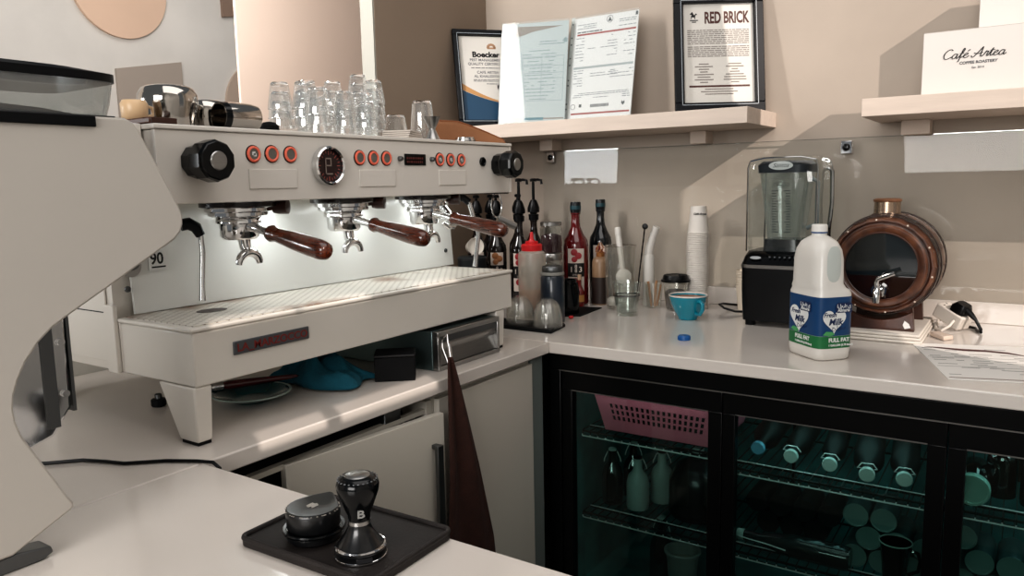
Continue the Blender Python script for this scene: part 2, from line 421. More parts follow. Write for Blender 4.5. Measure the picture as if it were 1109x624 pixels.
for a, b, z in ((0.06, 0.475, 0.637), (0.06, 0.475, 0.396), (0.485, 0.955, 0.612), (0.485, 0.955, 0.392), (0.965, 1.43, 0.612), (0.965, 1.43, 0.392)):
    s = MB()
    for y in (0.075, 0.0755+0.045, 0.38, 0.70): s.box(a, b, y-0.0022, y+0.0022, z-0.0022, z+0.0022)
    s.box(a, b, 0.0735, 0.0765, z-0.014, z-0.011)
    n = int((b-a)/0.0235)
    for k in range(n+1):
        x = a + (b-a)*k/n
        s.box(x-0.0012, x+0.0012, 0.073, 0.70, z+0.0022, z+0.0046)
        s.box(x-0.0012, x+0.0012, 0.0725, 0.0745, z-0.011, z+0.0022)
    ws = obj('wire_shelf', s, WIRED, t, smooth=0)
    fr_ = MB(); fr_.box(a, b, 0.0705, 0.0724, z-0.0145, z-0.0115); fr_.box(a, b, 0.1155, 0.1185, z+0.0047, z+0.0062)
    for k in range(n+1):
        x = a + (b-a)*k/n
        fr_.box(x-0.0013, x+0.0013, 0.0700, 0.0724, z-0.0115, z-0.0075)
    obj('front_rail', fr_, WIRE, ws, smooth=0)  # front wires coloured pale as if lit, unlike the dark ones behind
SH = 0.0064
for x in (0.48, 0.96): obj('shelf_post', MB().box(x-0.004, x+0.004, 0.730, 0.746, 0.156, 0.79), FBLK, t)
for nm, x, p in (('cooler_lamp', 0.25, 0.55), ('cooler_lamp', 0.72, 1.15), ('cooler_lamp', 1.2, 1.2)):
    area(nm, (x, 0.36, 0.784), (x, 0.42, 0.2), 0.34, 0.52, p, (0.55, 0.95, 0.95))

for x in (0.25, 0.72, 1.2): area('cooler_front_fill', (x, 0.068, 0.780), (x, 0.16, 0.5), 0.36, 0.01, 0.16, (0.85, 0.97, 0.95))  # added lamps that brighten the basket and shelf fronts
# pink basket on the upper shelf
PINK = mat('pink_plastic', '#f08296', 0.5)
t = thing('basket', 'pink slotted plastic basket on the upper shelf of the bottle cooler', 'basket', (0.28, 0.24, 0.637+SH))
zb = 0.637+SH+0.0004; Hh = 0.118
def slotted(m, L, H, rows, cols, mk):
    """wall with real slots; mk(u, v) maps to 3D, slab thickness 2.5 mm via two layers"""
    mu, mv0, mv1 = 0.10*L if L > 0.25 else 0.12*L, 0.26*H, 0.30*H
    us = [0]; 
    cw = (L-2*mu)/cols
    for k in range(cols): us += [mu + k*cw + cw*0.22, mu + k*cw + cw*0.78]
    us.append(L)
    vs = [0]; ch = (H-mv0-mv1)/rows
    for k in range(rows): vs += [mv0 + k*ch + ch*0.14, mv0 + k*ch + ch*0.86]
    vs.append(H)
    for i in range(len(us)-1):
        for j in range(len(vs)-1):
            if i % 2 == 1 and j % 2 == 1: continue
            m.poly([mk(us[i], vs[j]), mk(us[i+1], vs[j]), mk(us[i+1], vs[j+1]), mk(us[i], vs[j+1])])
bx0, bx1, by0, by1 = 0.118, 0.428, 0.10, 0.36; fl = 0.030
m = MB(); tp = lambda v: v/Hh*fl
slotted(m, bx1-bx0, Hh, 3, 18, lambda u, v: (bx0+u + (tp(v))*(2*u/(bx1-bx0)-1), by0-tp(v)*0.6, zb+v))
slotted(m, bx1-bx0, Hh, 3, 18, lambda u, v: (bx0+u + (tp(v))*(2*u/(bx1-bx0)-1), by1+tp(v)*0.6, zb+v))
slotted(m, by1-by0, Hh, 3, 14, lambda u, v: (bx0-tp(v), by0+u+0.6*tp(v)*(2*u/(by1-by0)-1), zb+v))
slotted(m, by1-by0, Hh, 3, 14, lambda u, v: (bx1+tp(v), by0+u+0.6*tp(v)*(2*u/(by1-by0)-1), zb+v))
m.poly([(bx0, by0, zb), (bx1, by0, zb), (bx1, by1, zb), (bx0, by1, zb)])
bmesh.ops.remove_doubles(m.bm, verts=m.bm.verts, dist=1e-5)
b = obj('basket_wall', m, PINK, t, smooth=0)
so_ = b.modifiers.new('thickness', 'SOLIDIFY'); so_.thickness = 0.0025; so_.offset = -1
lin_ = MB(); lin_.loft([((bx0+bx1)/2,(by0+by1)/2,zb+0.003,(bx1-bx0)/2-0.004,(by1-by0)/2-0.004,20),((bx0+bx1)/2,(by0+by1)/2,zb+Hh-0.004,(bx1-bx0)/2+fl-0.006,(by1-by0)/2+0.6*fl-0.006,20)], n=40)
obj('slot_shade', lin_, DARKIN, t)  # dark block added so the slots look shaded inside
r = MB(); k = 0.6*fl
P = [(bx0-fl, by0-k), (bx1+fl, by0-k), (bx1+fl, by1+k), (bx0-fl, by1+k)]
r.tube([(x, y, zb+Hh) for x, y in P], 0.006, 8, closed=True)
obj('rim', r, PINK, t)

# small glass bottles on the middle shelf, left bay
def flask(name, label, x, y, z, h, r, m, cap, group=None, rz=0):
    t = thing(name, label, 'bottle', (x, y, z), rz, group)
    obj('body', MB().lathe([(0,0.0),(r*0.95,0),(r,0.006),(r,h*0.5),(r*0.85,h*0.62),(r*0.42,h*0.74),(r*0.36,h*0.92),(r*0.44,h*0.925),(r*0.44,h*0.95),(0,h*0.95)], n=20), m, t, local=True)
    obj('stopper', MB().lathe([(0,h*0.951),(r*0.4,h*0.951),(r*0.4,h*0.98),(r*0.2,h),(0,h)], n=14), cap, t, local=True)
    o = MB(); o.tube([(r*0.46,0,h*0.93),(r*0.75,0,h*0.80),(r*0.8,0,h*0.74)], 0.0016, 6); o.tube([(-r*0.46,0,h*0.93),(-r*0.75,0,h*0.80),(-r*0.8,0,h*0.74)], 0.0016, 6)
    obj('clip_wire', o, WIRE, t, local=True)
    return t
DKGLASS = clear('dark_teal_glass', '#4e6866', 0.7, 0.10)
MILKY = mat('milk_glass', '#aebdb8', 0.35)
CAPW = mat('cap_pale', '#b9cdc8', 0.5)
zs = 0.396+SH
flask('swing_top_bottle', 'clear swing-top bottle at the left end of the middle cooler shelf, front one', 0.105, 0.17, zs, 0.165, 0.030, DKGLASS, CAPW, rz=0.5)
flask('swing_top_bottle', 'clear swing-top bottle standing just behind the leftmost one on the middle cooler shelf', 0.135, 0.25, zs, 0.165, 0.030, DKGLASS, CAPW, rz=0.4)
flask('milk_bottle', 'white milk-filled small bottle on the middle cooler shelf, front one', 0.185, 0.17, zs, 0.155, 0.032, MILKY, DKGLASS, rz=0.5)
flask('milk_bottle', 'pale milk-filled bottle half hidden behind the front milk bottle in the cooler', 0.225, 0.25, zs, 0.155, 0.032, MILKY, DKGLASS, rz=0.5)
t = thing('dark_jug', 'dark round-shouldered jug with a white cap on the middle cooler shelf', 'jug', (0.345, 0.22, zs))
obj('body', MB().lathe([(0,0),(0.075,0),(0.08,0.01),(0.08,0.10),(0.06,0.14),(0.024,0.165),(0.022,0.18),(0,0.18)]), mat('dark_glaze', '#0b1112', 0.25), t, local=True)
obj('cap', MB().lathe([(0,0.1802),(0.017,0.1802),(0.017,0.194),(0.0,0.194)], n=20), CAPW, t, local=True)
t = thing('tub', 'white ribbed plastic tub on the cooler floor behind the left door', 'tub', (0.302, 0.22, 0.1565))
obj('wall', MB().lathe([(0,0),(0.034,0),(0.036,0.012),(0.040,0.05),(0.041,0.052),(0.043,0.09),(0.044,0.094),(0.046,0.118),(0.052,0.120),(0.052,0.126),(0.045,0.126),(0.041,0.06),(0,0.055)]), mat('tub_white', '#a9b0ac', 0.5), t, local=True)
obj('contents', MB().lathe([(0,0.092),(0.036,0.094),(0.0425,0.090),(0.0,0.07)]), mat('tub_filling', '#c5c3b4', 0.6), t, local=True)
flask('swing_top_bottle', 'dark narrow bottle on the cooler floor left of the white tub', 0.225, 0.25, 0.1565, 0.20, 0.034, DKGLASS, CAPW)
tag(obj('tomato', MB().lathe([(0,0),(0.02,0.003),(0.034,0.02),(0.034,0.036),(0.022,0.052),(0,0.05)], c=(0.40, 0.2, 0.1565)), mat('tomato_red', '#6d2b22', 0.4)), 'dull red tomato right of the white tub on the cooler floor', 'tomato', at=(0.40, 0.2, 0.1565))

# bottles lying on the upper shelf of the middle bay, caps towards the door
zs = 0.612+SH
DKB = mat('dark_bottle', '#05090a', 0.5, spec=0.2)
BLUEC = mat('cap_blue', '#5f9fb8', 0.5)
for i, (x, y, cm, ry, lab, rr) in enumerate([
    (0.533, 0.135, BLUEC, 0.06, 'dark bottle lying in the cooler with a pale blue cap, leftmost of the row', 0.034),
    (0.616, 0.128, CAPW, 0.05, 'dark swing-top bottle lying in the cooler, second of five from the left', 0.030),
    (0.708, 0.122, CAPW, 0.10, 'dark swing-top bottle lying in the cooler, middle one of the row of five', 0.028),
    (0.797, 0.082, CAPW, 0.12, 'dark bottle lying in the cooler with its white cap nearest the door, fourth from left', 0.034),
    (0.872, 0.100, CAPW, 0.10, 'dark swing-top bottle lying at the right end of the middle cooler bay', 0.032)]):
    t = thing('lying_bottle', lab, 'bottle', (x, y, zs), ry, 'bottles lying on the upper cooler shelf')
    M = Matrix.Translation((0, 0, rr+0.001)) @ Matrix.Rotation(-PI/2, 4, 'X')
    obj('body', MB().lathe([(0,0.005),(0.014,0.005),(0.014,0.05),(rr,0.10),(rr,0.26),(rr*0.9,0.27),(0,0.268)], n=22, M=M), DKB, t, local=True)
    obj('cap', MB().lathe([(0,-0.006),(0.0155,-0.006),(0.0175,-0.003),(0.0175,0.0045),(0,0.0045)], n=22, M=M), cm, t, local=True)
    if i:
        o = MB(); o.tube([M @ Vector(p) for p in ((-0.0150,0,0.04),(-0.021,-0.01,0.012),(-0.012,-0.024,0.006),(0.012,-0.024,0.006),(0.021,-0.01,0.012),(0.0150,0,0.04))], 0.0014, 6)
        obj('clip_wire', o, WIRE, t, local=True)
t = thing('round_pot', 'large dark round pot lying at the back of the upper cooler shelf', 'pot', (0.80, 0.55, zs))
obj('body', MB().lathe([(0,0),(0.065,0),(0.085,0.03),(0.088,0.09),(0.075,0.135),(0.06,0.14),(0.056,0.132),(0.07,0.09),(0.06,0.02),(0,0.015)]), mat('pot_dark', '#0a1011', 0.35), t, local=True)
obj('rim', MB().lathe([(0.062,0.1402),(0.066,0.1402),(0.066,0.145),(0.062,0.145),(0.062,0.1402)]), STEELD, t, local=True)

# stacked cans, ends towards the door
CANEND = mat('can_end_teal', '#6f8d89', 0.5)
CANSIDE = mat('can_side', '#2c4344', 0.4)
zs = 0.392+SH
def can_proto(name, label, endm, sidem):
    t = thing(name, label, 'can', (0, 0, 0), 0, 'cans stacked in the bottle cooler')
    M = Matrix.Rotation(-PI/2, 4, 'X')
    obj('body', MB().lathe([(0.0285,0.0),(0.0293,0.003),(0.0293,0.110),(0.027,0.116),(0,0.116)], n=28, M=M), sidem, t, local=True)
    obj('lid', MB().lathe([(0,0.002),(0.026,0.002),(0.0272,-0.0008),(0.0285,-0.0008),(0.0285,0.0002)], n=28, M=M), endm, t, local=True)
    return t
r_ = 0.0295
row = lambda k: zs + r_ + k*r_*1.735
spots = [(0.769, 2, 'pale-ended can, left of the two at the top of the middle cooler stack'), (0.830, 2, 'pale-ended can, right of the two at the top of the middle cooler stack'),
         (0.7995, 1, 'pale-ended can in the second row down, left one, middle cooler stack'), (0.860, 1, 'pale-ended can in the second row down behind the glass pitcher'), (0.9205, 1, 'pale-ended can in the second row down beside the cooler door frame'),
         (0.769, 0, 'pale-ended can in the bottom row left of the glass pitcher'), (0.830, 0, 'pale-ended can in the bottom row directly behind the glass pitcher'), (0.8905, 0, 'pale-ended can in the bottom row right of the glass pitcher'),
         (0.9905, 2, 'pale-ended can at the top of the right-hand cooler stack'), (1.0255, 1, 'pale-ended can in the second row of the right-hand cooler stack, left one'), (1.086, 1, 'pale-ended can in the second row of the right-hand cooler stack, right one'),
         (0.995, 0, 'pale-ended can in the bottom row of the right-hand cooler stack, left one'), (1.0555, 0, 'pale-ended can in the bottom row of the right-hand cooler stack, middle one'), (1.116, 0, 'pale-ended can in the bottom row of the right-hand cooler stack, right one')]
p0 = can_proto('drink_can', spots[0][2], CANEND, CANSIDE)
for i, (x, k, lab) in enumerate(spots):
    if i == 0: p0.location = (x, 0.13, row(k))
    else: dup(p0, (x, 0.13, row(k)), 0, lab)
DKCAN = mat('dark_can', '#0b1011', 0.5)
dk = [(0.512, 1), (0.5725, 1), (0.633, 1), (0.6935, 1), (0.5422, 0), (0.6027, 0), (0.6632, 0)]
dl = ['leftmost dark can of the upper row in the middle cooler bay', 'second dark can from the left in the upper row of the middle cooler bay', 'third dark can from the left in the upper row of the middle cooler bay', 'rightmost dark can of the upper row beside the pale-ended cans',
      'dark can in the lower row behind the neck of the lying bottle', 'dark can in the lower row behind the shoulder of the lying bottle', 'dark can in the lower row behind the body of the lying bottle']
p1 = None
for (x, k), lab in zip(dk, dl):
    if p1 is None: p1 = can_proto('dark_can', lab, DKCAN, DKCAN); p1.location = (x, 0.21, row(k))
    else: dup(p1, (x, 0.21, row(k)), 0, lab)
# swing-top bottle lying across the front, neck to the left
t = thing('lying_swing_top', 'grey swing-top bottle lying lengthwise along the front of the lower cooler shelf', 'bottle', (0.62, 0.097, zs), 0.0)
M = Matrix.Translation((-0.115, 0, 0.033)) @ Matrix.Rotation(PI/2, 4, 'Y')
obj('body', MB().lathe([(0,0.01),(0.013,0.01),(0.013,0.05),(0.017,0.06),(0.0295,0.13),(0.030,0.25),(0.027,0.262),(0,0.26)], n=24, M=M), mat('smoky_glass', '#20292a', 0.12, coat=0.6), t, local=True)
obj('stopper', MB().lathe([(0,-0.008),(0.012,-0.008),(0.014,-0.004),(0.014,0.0095),(0,0.0095)], n=20, M=M), CAPW, t, local=True)
o = MB()
for s in (1, -1): o.tube([M @ Vector(p) for p in ((0,0.0148*s,0.0),(0,0.019*s,0.03),(0,0.024*s,0.075),(0,0.034*s,0.12))], 0.0015, 6)
obj('clip_wire', o, WIRE, t, local=True)
# pitcher in front of the cans
t = thing('glass_pitcher', 'clear glass pitcher with a handle on the lower cooler shelf in front of the cans', 'pitcher', (0.862, 0.10, zs))
t.location.y = 0.090
obj('body', MB().lathe([(0,0),(0.020,0),(0.024,0.006),(0.027,0.05),(0.033,0.10),(0.0345,0.104),(0.0325,0.104),(0.025,0.05),(0.022,0.008),(0,0.006)]), DKGLASS, t, local=True)
obj('rim', MB().lathe([(0.0335,0.1042),(0.0352,0.1042),(0.0352,0.107),(0.0335,0.107),(0.0335,0.1042)]), mat('glass_rim', '#9fb5b0', 0.2), t, local=True)
obj('handle', MB().tube([(0.034,0,0.090),(0.046,0,0.088),(0.052,0,0.07),(0.048,0,0.045),(0.0275,0,0.032)], 0.004, 8), DKGLASS, t, local=True)
# right bay, upper shelf
zs = 0.612+SH
t = thing('lidded_jar', 'clear jar lying with its round pale green lid facing the right cooler door', 'jar', (1.004, 0.10, zs))
M = Matrix.Translation((0, 0, 0.036)) @ Matrix.Rotation(-PI/2, 4, 'X')
obj('lid', MB().lathe([(0,-0.004),(0.028,-0.004),(0.0285,-0.008),(0.0335,-0.008),(0.035,-0.004),(0.035,0.012),(0,0.012)], M=M), mat('lid_green', '#7fa79b', 0.5), t, local=True)
obj('body', MB().lathe([(0.031,0.0125),(0.034,0.03),(0.034,0.13),(0.03,0.14),(0,0.14)], M=M), DKGLASS, t, local=True)
for x, y, lab in ((1.055, 0.20, 'clear teal-lit bottle standing behind the right cooler door, front one'), (1.12, 0.17, 'clear wide bottle at the picture edge on the right upper cooler shelf'), (1.075, 0.33, 'clear bottle standing at the back of the right upper cooler shelf')):
    flask('glass_bottle', lab, x, y, zs, 0.16, 0.03, DKGLASS, CAPW)

# ------------------------------------------------------------------ espresso machine
MX = -0.07; MT = 1.437
em = thing('espresso_machine', 'white three-group espresso machine with walnut portafilter handles on the left worktop', 'coffee machine', (-0.33, -0.56, ZT))
# drip tray with perforated grate
def grate_mat():
    m = bpy.data.materials.new('grate_enamel'); m.use_nodes = True; nt = m.node_tree; b = nt.nodes['Principled BSDF']
    b.inputs['Roughness'].default_value = 0.35
    tc = nt.nodes.new('ShaderNodeTexCoord')
    def wave(axis, freq, ph=0.0):
        sp = nt.nodes.new('ShaderNodeSeparateXYZ'); nt.links.new(tc.outputs['Object'], sp.inputs[0])
        mu = nt.nodes.new('ShaderNodeMath'); mu.operation = 'MULTIPLY'; mu.inputs[1].default_value = freq; nt.links.new(sp.outputs[axis], mu.inputs[0])
        si = nt.nodes.new('ShaderNodeMath'); si.operation = 'SINE'; nt.links.new(mu.outputs[0], si.inputs[0]); return si.outputs[0]
    a = wave(0, 2*PI/0.018); c = wave(1, 2*PI/0.024)
    p = nt.nodes.new('ShaderNodeMath'); p.operation = 'MULTIPLY'; nt.links.new(a, p.inputs[0]); nt.links.new(c, p.inputs[1])
    g = nt.nodes.new('ShaderNodeMath'); g.operation = 'GREATER_THAN'; g.inputs[1].default_value = 0.55; nt.links.new(p.outputs[0], g.inputs[0])
    n = nt.nodes.new('ShaderNodeTexNoise'); n.inputs['Scale'].default_value = 7; n.inputs['Detail'].default_value = 5; nt.links.new(tc.outputs['Object'], n.inputs['Vector'])
    r = nt.nodes.new('ShaderNodeValToRGB'); r.color_ramp.elements[0].position = 0.52; r.color_ramp.elements[0].color = lin('#c9c4bb'); r.color_ramp.elements[1].position = 0.68; r.color_ramp.elements[1].color = lin('#7a5c48')
    nt.links.new(n.outputs['Fac'], r.inputs['Fac'])
    mx = nt.nodes.new('ShaderNodeMix'); mx.data_type = 'RGBA'; mx.inputs['B'].default_value = lin('#8f857b')
    nt.links.new(g.outputs[0], mx.inputs['Factor']); nt.links.new(r.outputs['Color'], mx.inputs['A']); nt.links.new(mx.outputs['Result'], b.inputs['Base Color'])
    return m
GRATE = grate_mat()
dt = obj('drip_tray', MB().box(-0.288, MX, -1.030, -0.079, 1.003, 1.096), WHITE, em, bevel=0.003)
lp = MB(); lp.box(-0.290, MX+0.003, -1.034, -0.075, 1.0965, 1.1045)
obj('tray_lip', lp, WHITE, dt, bevel=0.003)
obj('grate', MB().box(-0.286, MX-0.010, -1.020, -0.088, 1.1046, 1.106), GRATE, dt)
obj('drain_hole', MB().prism([(-0.200+0.022*cos(2*PI*i/24), -0.90+0.030*sin(2*PI*i/24)) for i in range(24)], 'XY', 1.1061, 1.1066), mat('stain_dark', '#2e1d15', 0.5), dt)
# badge
bd = obj('name_badge', MB().prism([(-0.954, 1.0445), (-0.784, 1.0445), (-0.784, 1.0685), (-0.954, 1.0685)], 'YZ', MX+0.0002, MX+0.0035), mat('badge_slate', '#5c5f62', 0.35, 0.4), em, bevel=0.0015)
tx = MB(); tx.text('LA_MARZOCCO', 0.0195, frame((MX+0.0037, -0.9475, 1.0500), (0,1,0), (0,0,1)), sx=1.10, bold=0.0003)
obj('badge_lettering', tx, mat('badge_red', '#7a2a26', 0.4), bd, smooth=0)
# lower body and side panels
lb = MB(); lb.box(-0.66, -0.2885, -1.030, -0.085, 1.003, 1.100)
obj('lower_body', lb, WHITE, em, bevel=0.003)
obj('side_panel', MB().box(-0.64, -0.325, -1.034, -1.0305, 1.02, 1.300), WHITE, em, bevel=0.001)
obj('side_panel', MB().box(-0.64, -0.325, -0.0845, -0.081, 1.02, 1.300), WHITE, em, bevel=0.001)
po = MB(); po.box(-0.3230, -0.2905, -1.040, -1.0305, 1.003, 1.128)
obj('corner_post', po, WHITE, em, bevel=0.002)
obj('seam', MB().box(-0.64, -0.324, -1.0347, -1.0342, 1.1115, 1.1135), INKD, em)
bb = MB(); bb.box(-0.66, -0.306, -1.0295, -0.0855, 1.1005, 1.3095)
obj('rear_body', bb, WHITE, em)
# back splash, leaning slightly
bs = MB(); bs.prism([(-0.291, 1.1075), (-0.306, 1.3095), (-0.302, 1.3095), (-0.286, 1.1075)], 'XZ', -1.000, -0.052)
obj('back_splash', bs, SPLASHW, em)
# upper body: lid, front panel, lip, cup tray
ub = MB(); ub.box(-0.64, -0.0795, -1.066, -0.072, 1.310, 1.428)
obj('upper_body', ub, PANEL, em, bevel=0.002)
cp = obj('control_panel', MB().box(-0.079, MX, -1.068, -0.0795, 1.310, 1.4285), PANEL, em, bevel=0.0015)
obj('end_cap', MB().box(-0.079, MX+0.001, -0.079, -0.070, 1.310, 1.4285), PANEL, em, bevel=0.001)
obj('cup_tray_lip', MB().box(-0.64, MX+0.004, -1.070, -0.070, 1.429, MT), PANEL, em, bevel=0.002)
obj('wood_side', MB().box(-0.60, -0.088, -0.0695, -0.058, 1.306, 1.440), mat('dark_wood_side', '#2b1812', 0.4, noise=0.3, nscale=12), em)
obj('side_cheek', MB().box(-0.62, -0.100, -1.094, -1.0705, 1.311, 1.438), PANEL, em, bevel=0.002)
# panel fittings
BTN = mat('button_red_ring', '#d8705a', 0.45, emit=('#d8553f', 0.15)); BTNC = mat('button_grey', '#7d7c78', 0.35, 0.6)
def disc(r, h, y, z, x=MX, n=28, prof=None):
    M = Matrix.Translation((x, y, z)) @ Matrix.Rotation(PI/2, 4, 'Y')
    m = MB(); m.lathe(prof or [(0,h),(r,h),(r,0.0003),(0,0.0003)], n=n, M=M); return m
for i, (y, z) in enumerate([(-0.885,1.393),(-0.845,1.394),(-0.803,1.394),(-0.625,1.391),(-0.585,1.391),(-0.546,1.391),(-0.367,1.391),(-0.327,1.391),(-0.286,1.391)]):
    b = obj('button_ring', disc(0, 0, y, z, prof=[(0.0098,0.0003),(0.0098,0.004),(0.0112,0.005),(0.0138,0.004),(0.0144,0.0003)]), BTN, cp)
    obj('button_edge', disc(0,0,y,z,prof=[(0.0146,0.0003),(0.0146,0.0022),(0.0156,0.0018),(0.0160,0.0003)]), BLACK, b)
    q = disc(0.0096, 0.003, y, z)
    obj('button', q, BTNC, b)
    if i in (0, 6, 7, 8):
        q = MB(); q.box(MX+0.0031, MX+0.0035, y-0.004, y+0.003, z-0.002, z+0.004); q.box(MX+0.0031, MX+0.0035, y-0.001, y+0.005, z-0.004, z+0.001)
        obj('button_mark', q, PAPER, b)
for y0, y1 in ((-0.897,-0.790),(-0.628,-0.520),(-0.372,-0.270)):
    obj('name_plate', MB().prism([(y0,1.332),(y1,1.332),(y1,1.367),(y0,1.367)], 'YZ', MX+0.0002, MX+0.0022), PANEL, cp, bevel=0.001)
g = obj('gauge', disc(0,0,-0.714,1.374, prof=[(0.0315,0.0003),(0.0315,0.012),(0.0345,0.0145),(0.0375,0.012),(0.0385,0.0003)]), CHROME, cp)
obj('dial', disc(0.0314,0.006,-0.714,1.374), mat('dial_black', '#240d0f', 0.3), g)
dm = MB()
for k in range(24):
    a = 2*PI*k/24; L = 0.005 if k % 3 else 0.008
    Mx = Matrix.Translation((MX+0.0062, -0.714, 1.374)) @ Matrix.Rotation(a, 4, 'X')
    dm.box(0, 0.0003, -0.0007, 0.0007, 0.029-L, 0.029, M=Mx)
obj('dial_marks', dm, mat('dial_red', '#a85a50', 0.5), g)
dn = MB(); dn.box(MX+0.0066, MX+0.0070, -0.724, -0.704, 1.362, 1.390)
dn2 = MB()
M0 = Matrix.Translation((MX+0.0068, -0.714, 1.374))
dn2.box(0,0.0006,-0.010,-0.0075,-0.017,0.015,M=M0); dn2.box(0,0.0006,-0.010,0.006,-0.001,0.0015,M=M0); dn2.box(0,0.0006,-0.010,0.006,0.0125,0.015,M=M0); dn2.box(0,0.0006,0.0035,0.006,0.0,0.0135,M=M0); dn2.box(0,0.0006,-0.010,0.008,-0.017,-0.0145,M=M0)
dn.bm.free()
obj('dial_emblem', dn2, mat('dial_cream', '#8d7f78', 0.5), g)
dp = obj('display', MB().box(MX+0.0002, MX+0.0025, -0.489, -0.418, 1.377, 1.402), BLACKG, cp, bevel=0.001)
dx = MB(); dx.text('4:52  93.4C', 0.0095, frame((MX+0.0027, -0.4835, 1.3905), (0,1,0), (0,0,1))); dx.text('PLUS READY', 0.0085, frame((MX+0.0027, -0.4835, 1.3805), (0,1,0), (0,0,1)))
dx.bm.free()
dx = MB()
for zz in (1.3925, 1.3845):
    y = -0.483
    while y < -0.428:
        wdt = random.choice([0.003, 0.0045, 0.006]); dx.box(MX+0.0026, MX+0.0028, y, y+wdt, zz-0.0022, zz+0.0022); y += wdt+0.0022
obj('display_segments', dx, mat('segment_red', '#5a1d18', 0.5), dp)
for y in (-0.505, -0.397): obj('push_knob', disc(0,0,y,1.391, prof=[(0,0.010),(0.004,0.010),(0.0055,0.007),(0.0055,0.0003),(0,0.0003)], n=16), STEELD, cp)
obj('light_switch', disc(0.0105,0.004,-0.199,1.388, prof=[(0,0.002),(0.007,0.003),(0.009,0.006),(0.0115,0.004),(0.0115,0.0003),(0,0.0003)]), BLACKG, cp)
# steam knobs
for y, z, L in ((-1.000, 1.378, 0.062), (-0.135, 1.381, 0.062)):
    x0 = MX
    M = Matrix.Translation((x0+0.0005, y, z)) @ Matrix.Rotation(PI/2, 4, 'Y')
    k = MB(); k.lathe([(0,0),(0.028,0),(0.028,0.020),(0.031,0.024),(0.034,0.030),(0.034,L-0.006),(0.031,L),(0,L)], n=10, M=M)
    kn = obj('steam_knob', k, BLACKG, em, smooth=20, bevel=0.0015)
    obj('knob_cap', MB().lathe([(0,L+0.002),(0.014,L+0.002),(0.0155,L+0.0005),(0.0155,L+0.0002)], n=24, M=M), STEEL, kn)
# group heads with portafilters
for gi, (gy, spouty) in enumerate(((-0.845, -0.838), (-0.575, -0.577), (-0.305, -0.300))):
    gx = -0.175
    gp = MB(); gp.lathe([(0,1.309),(0.066,1.309),(0.066,1.299),(0.061,1.297),(0.061,1.291),(0.055,1.289),(0.055,1.283),(0.048,1.2805),(0,1.2805)], c=(gx,gy,0), n=36)
    gh = obj('group_head', gp, CHROME, em)
    obj('group_collar', MB().lathe([(0.0665,1.3085),(0.070,1.307),(0.070,1.300),(0.0665,1.2985),(0.0665,1.3085)], c=(gx,gy,0), n=36), mat('collar_dark', '#1a1210', 0.25), gh)
    obj('group_valve', MB().rod([(0,0),(0.012,0),(0.014,0.01),(0.014,0.028),(0,0.03)], (gx+0.035, gy+0.055, 1.297), (gx+0.07, gy+0.075, 1.297)), mat('valve_brown', '#3a1c14', 0.3), gh)
    pf = MB(); pf.lathe([(0,1.2800),(0.040,1.2800),(0.0425,1.277),(0.0425,1.269),(0.036,1.267),(0.036,1.244),(0.031,1.238),(0,1.238)], c=(gx,gy,0), n=36)
    pfo = obj('portafilter', pf, CHROME, em)
    # spout
    sp = MB(); sp.tube([(gx+0.012,gy,1.2375),(gx+0.014,gy,1.222),(gx+0.02,gy,1.214)], [0.012,0.011,0.010], 14)
    arc = [(gx+0.022, gy+0.001+0.0235*cos(PI*k/12), 1.191+0.0225*sin(PI*k/12)) for k in range(13)]
    sp.tube(arc, [0.0062+0.0028*sin(PI*k/12) for k in range(13)], 12)
    obj('spout', sp, CHROME, pfo)
    a = Vector((gx+0.036, gy, 1.262)); e = Vector((0.074, gy-0.014 if gi < 2 else gy-0.004, 1.224))
    if gi == 0: e = Vector((0.072, gy-0.006, 1.221))
    d = (e-a).normalized()
    obj('neck', MB().rod([(0,0),(0.011,0),(0.0085,0.012),(0.0075,0.040),(0.010,0.052),(0.0,0.052)], a, e), CHROME, pfo)
    b = a + d*0.0525; L = (e-b).length
    obj('handle', MB().rod([(0,0),(0.0105,0),(0.0150,0.004),(0.0160,0.010),(0.0125,0.020),(0.0135,0.030),(0.0165,L*0.45),(0.0180,L*0.72),(0.0178,L*0.88),(0.0150,L*0.96),(0.009,L*0.995),(0,L)], b, e, n=28), WOOD, pfo)
# steam wands
sw = MB(); sw.tube([(-0.24,-0.925,1.268),(-0.235,-0.912,1.270),(-0.230,-0.900,1.262),(-0.228,-0.893,1.247)], [0.0115,0.012,0.011,0.009], 14)
st = obj('steam_wand', sw, BLACK, em)
obj('wand_tube', MB().tube([(-0.228,-0.893,1.2465),(-0.226,-0.893,1.215),(-0.222,-0.902,1.15),(-0.222,-0.903,1.124)], [0.0055,0.0055,0.0055,0.0075], 12), CHROME, st)
sw = MB(); sw.tube([(-0.20,-0.135,1.300),(-0.19,-0.12,1.296),(-0.18,-0.112,1.285)], 0.010, 12)
st = obj('steam_wand', sw, BLACK, em)
obj('wand_tube', MB().tube([(-0.18,-0.112,1.2845),(-0.16,-0.10,1.20),(-0.168,-0.105,1.13),(-0.170,-0.106,1.112)], [0.006,0.006,0.006,0.0075], 12), CHROME, st)
# hot water spout by the third group
hw = MB(); hw.tube([(-0.20,-0.235,1.309),(-0.18,-0.232,1.285),(-0.155,-0.232,1.262),(-0.152,-0.232,1.240)], 0.008, 12); hw.tube([(-0.155,-0.255,1.238),(-0.147,-0.245,1.227),(-0.147,-0.225,1.225),(-0.152,-0.210,1.232)], 0.006, 10)
obj('hot_water_spout', hw, CHROME, em)
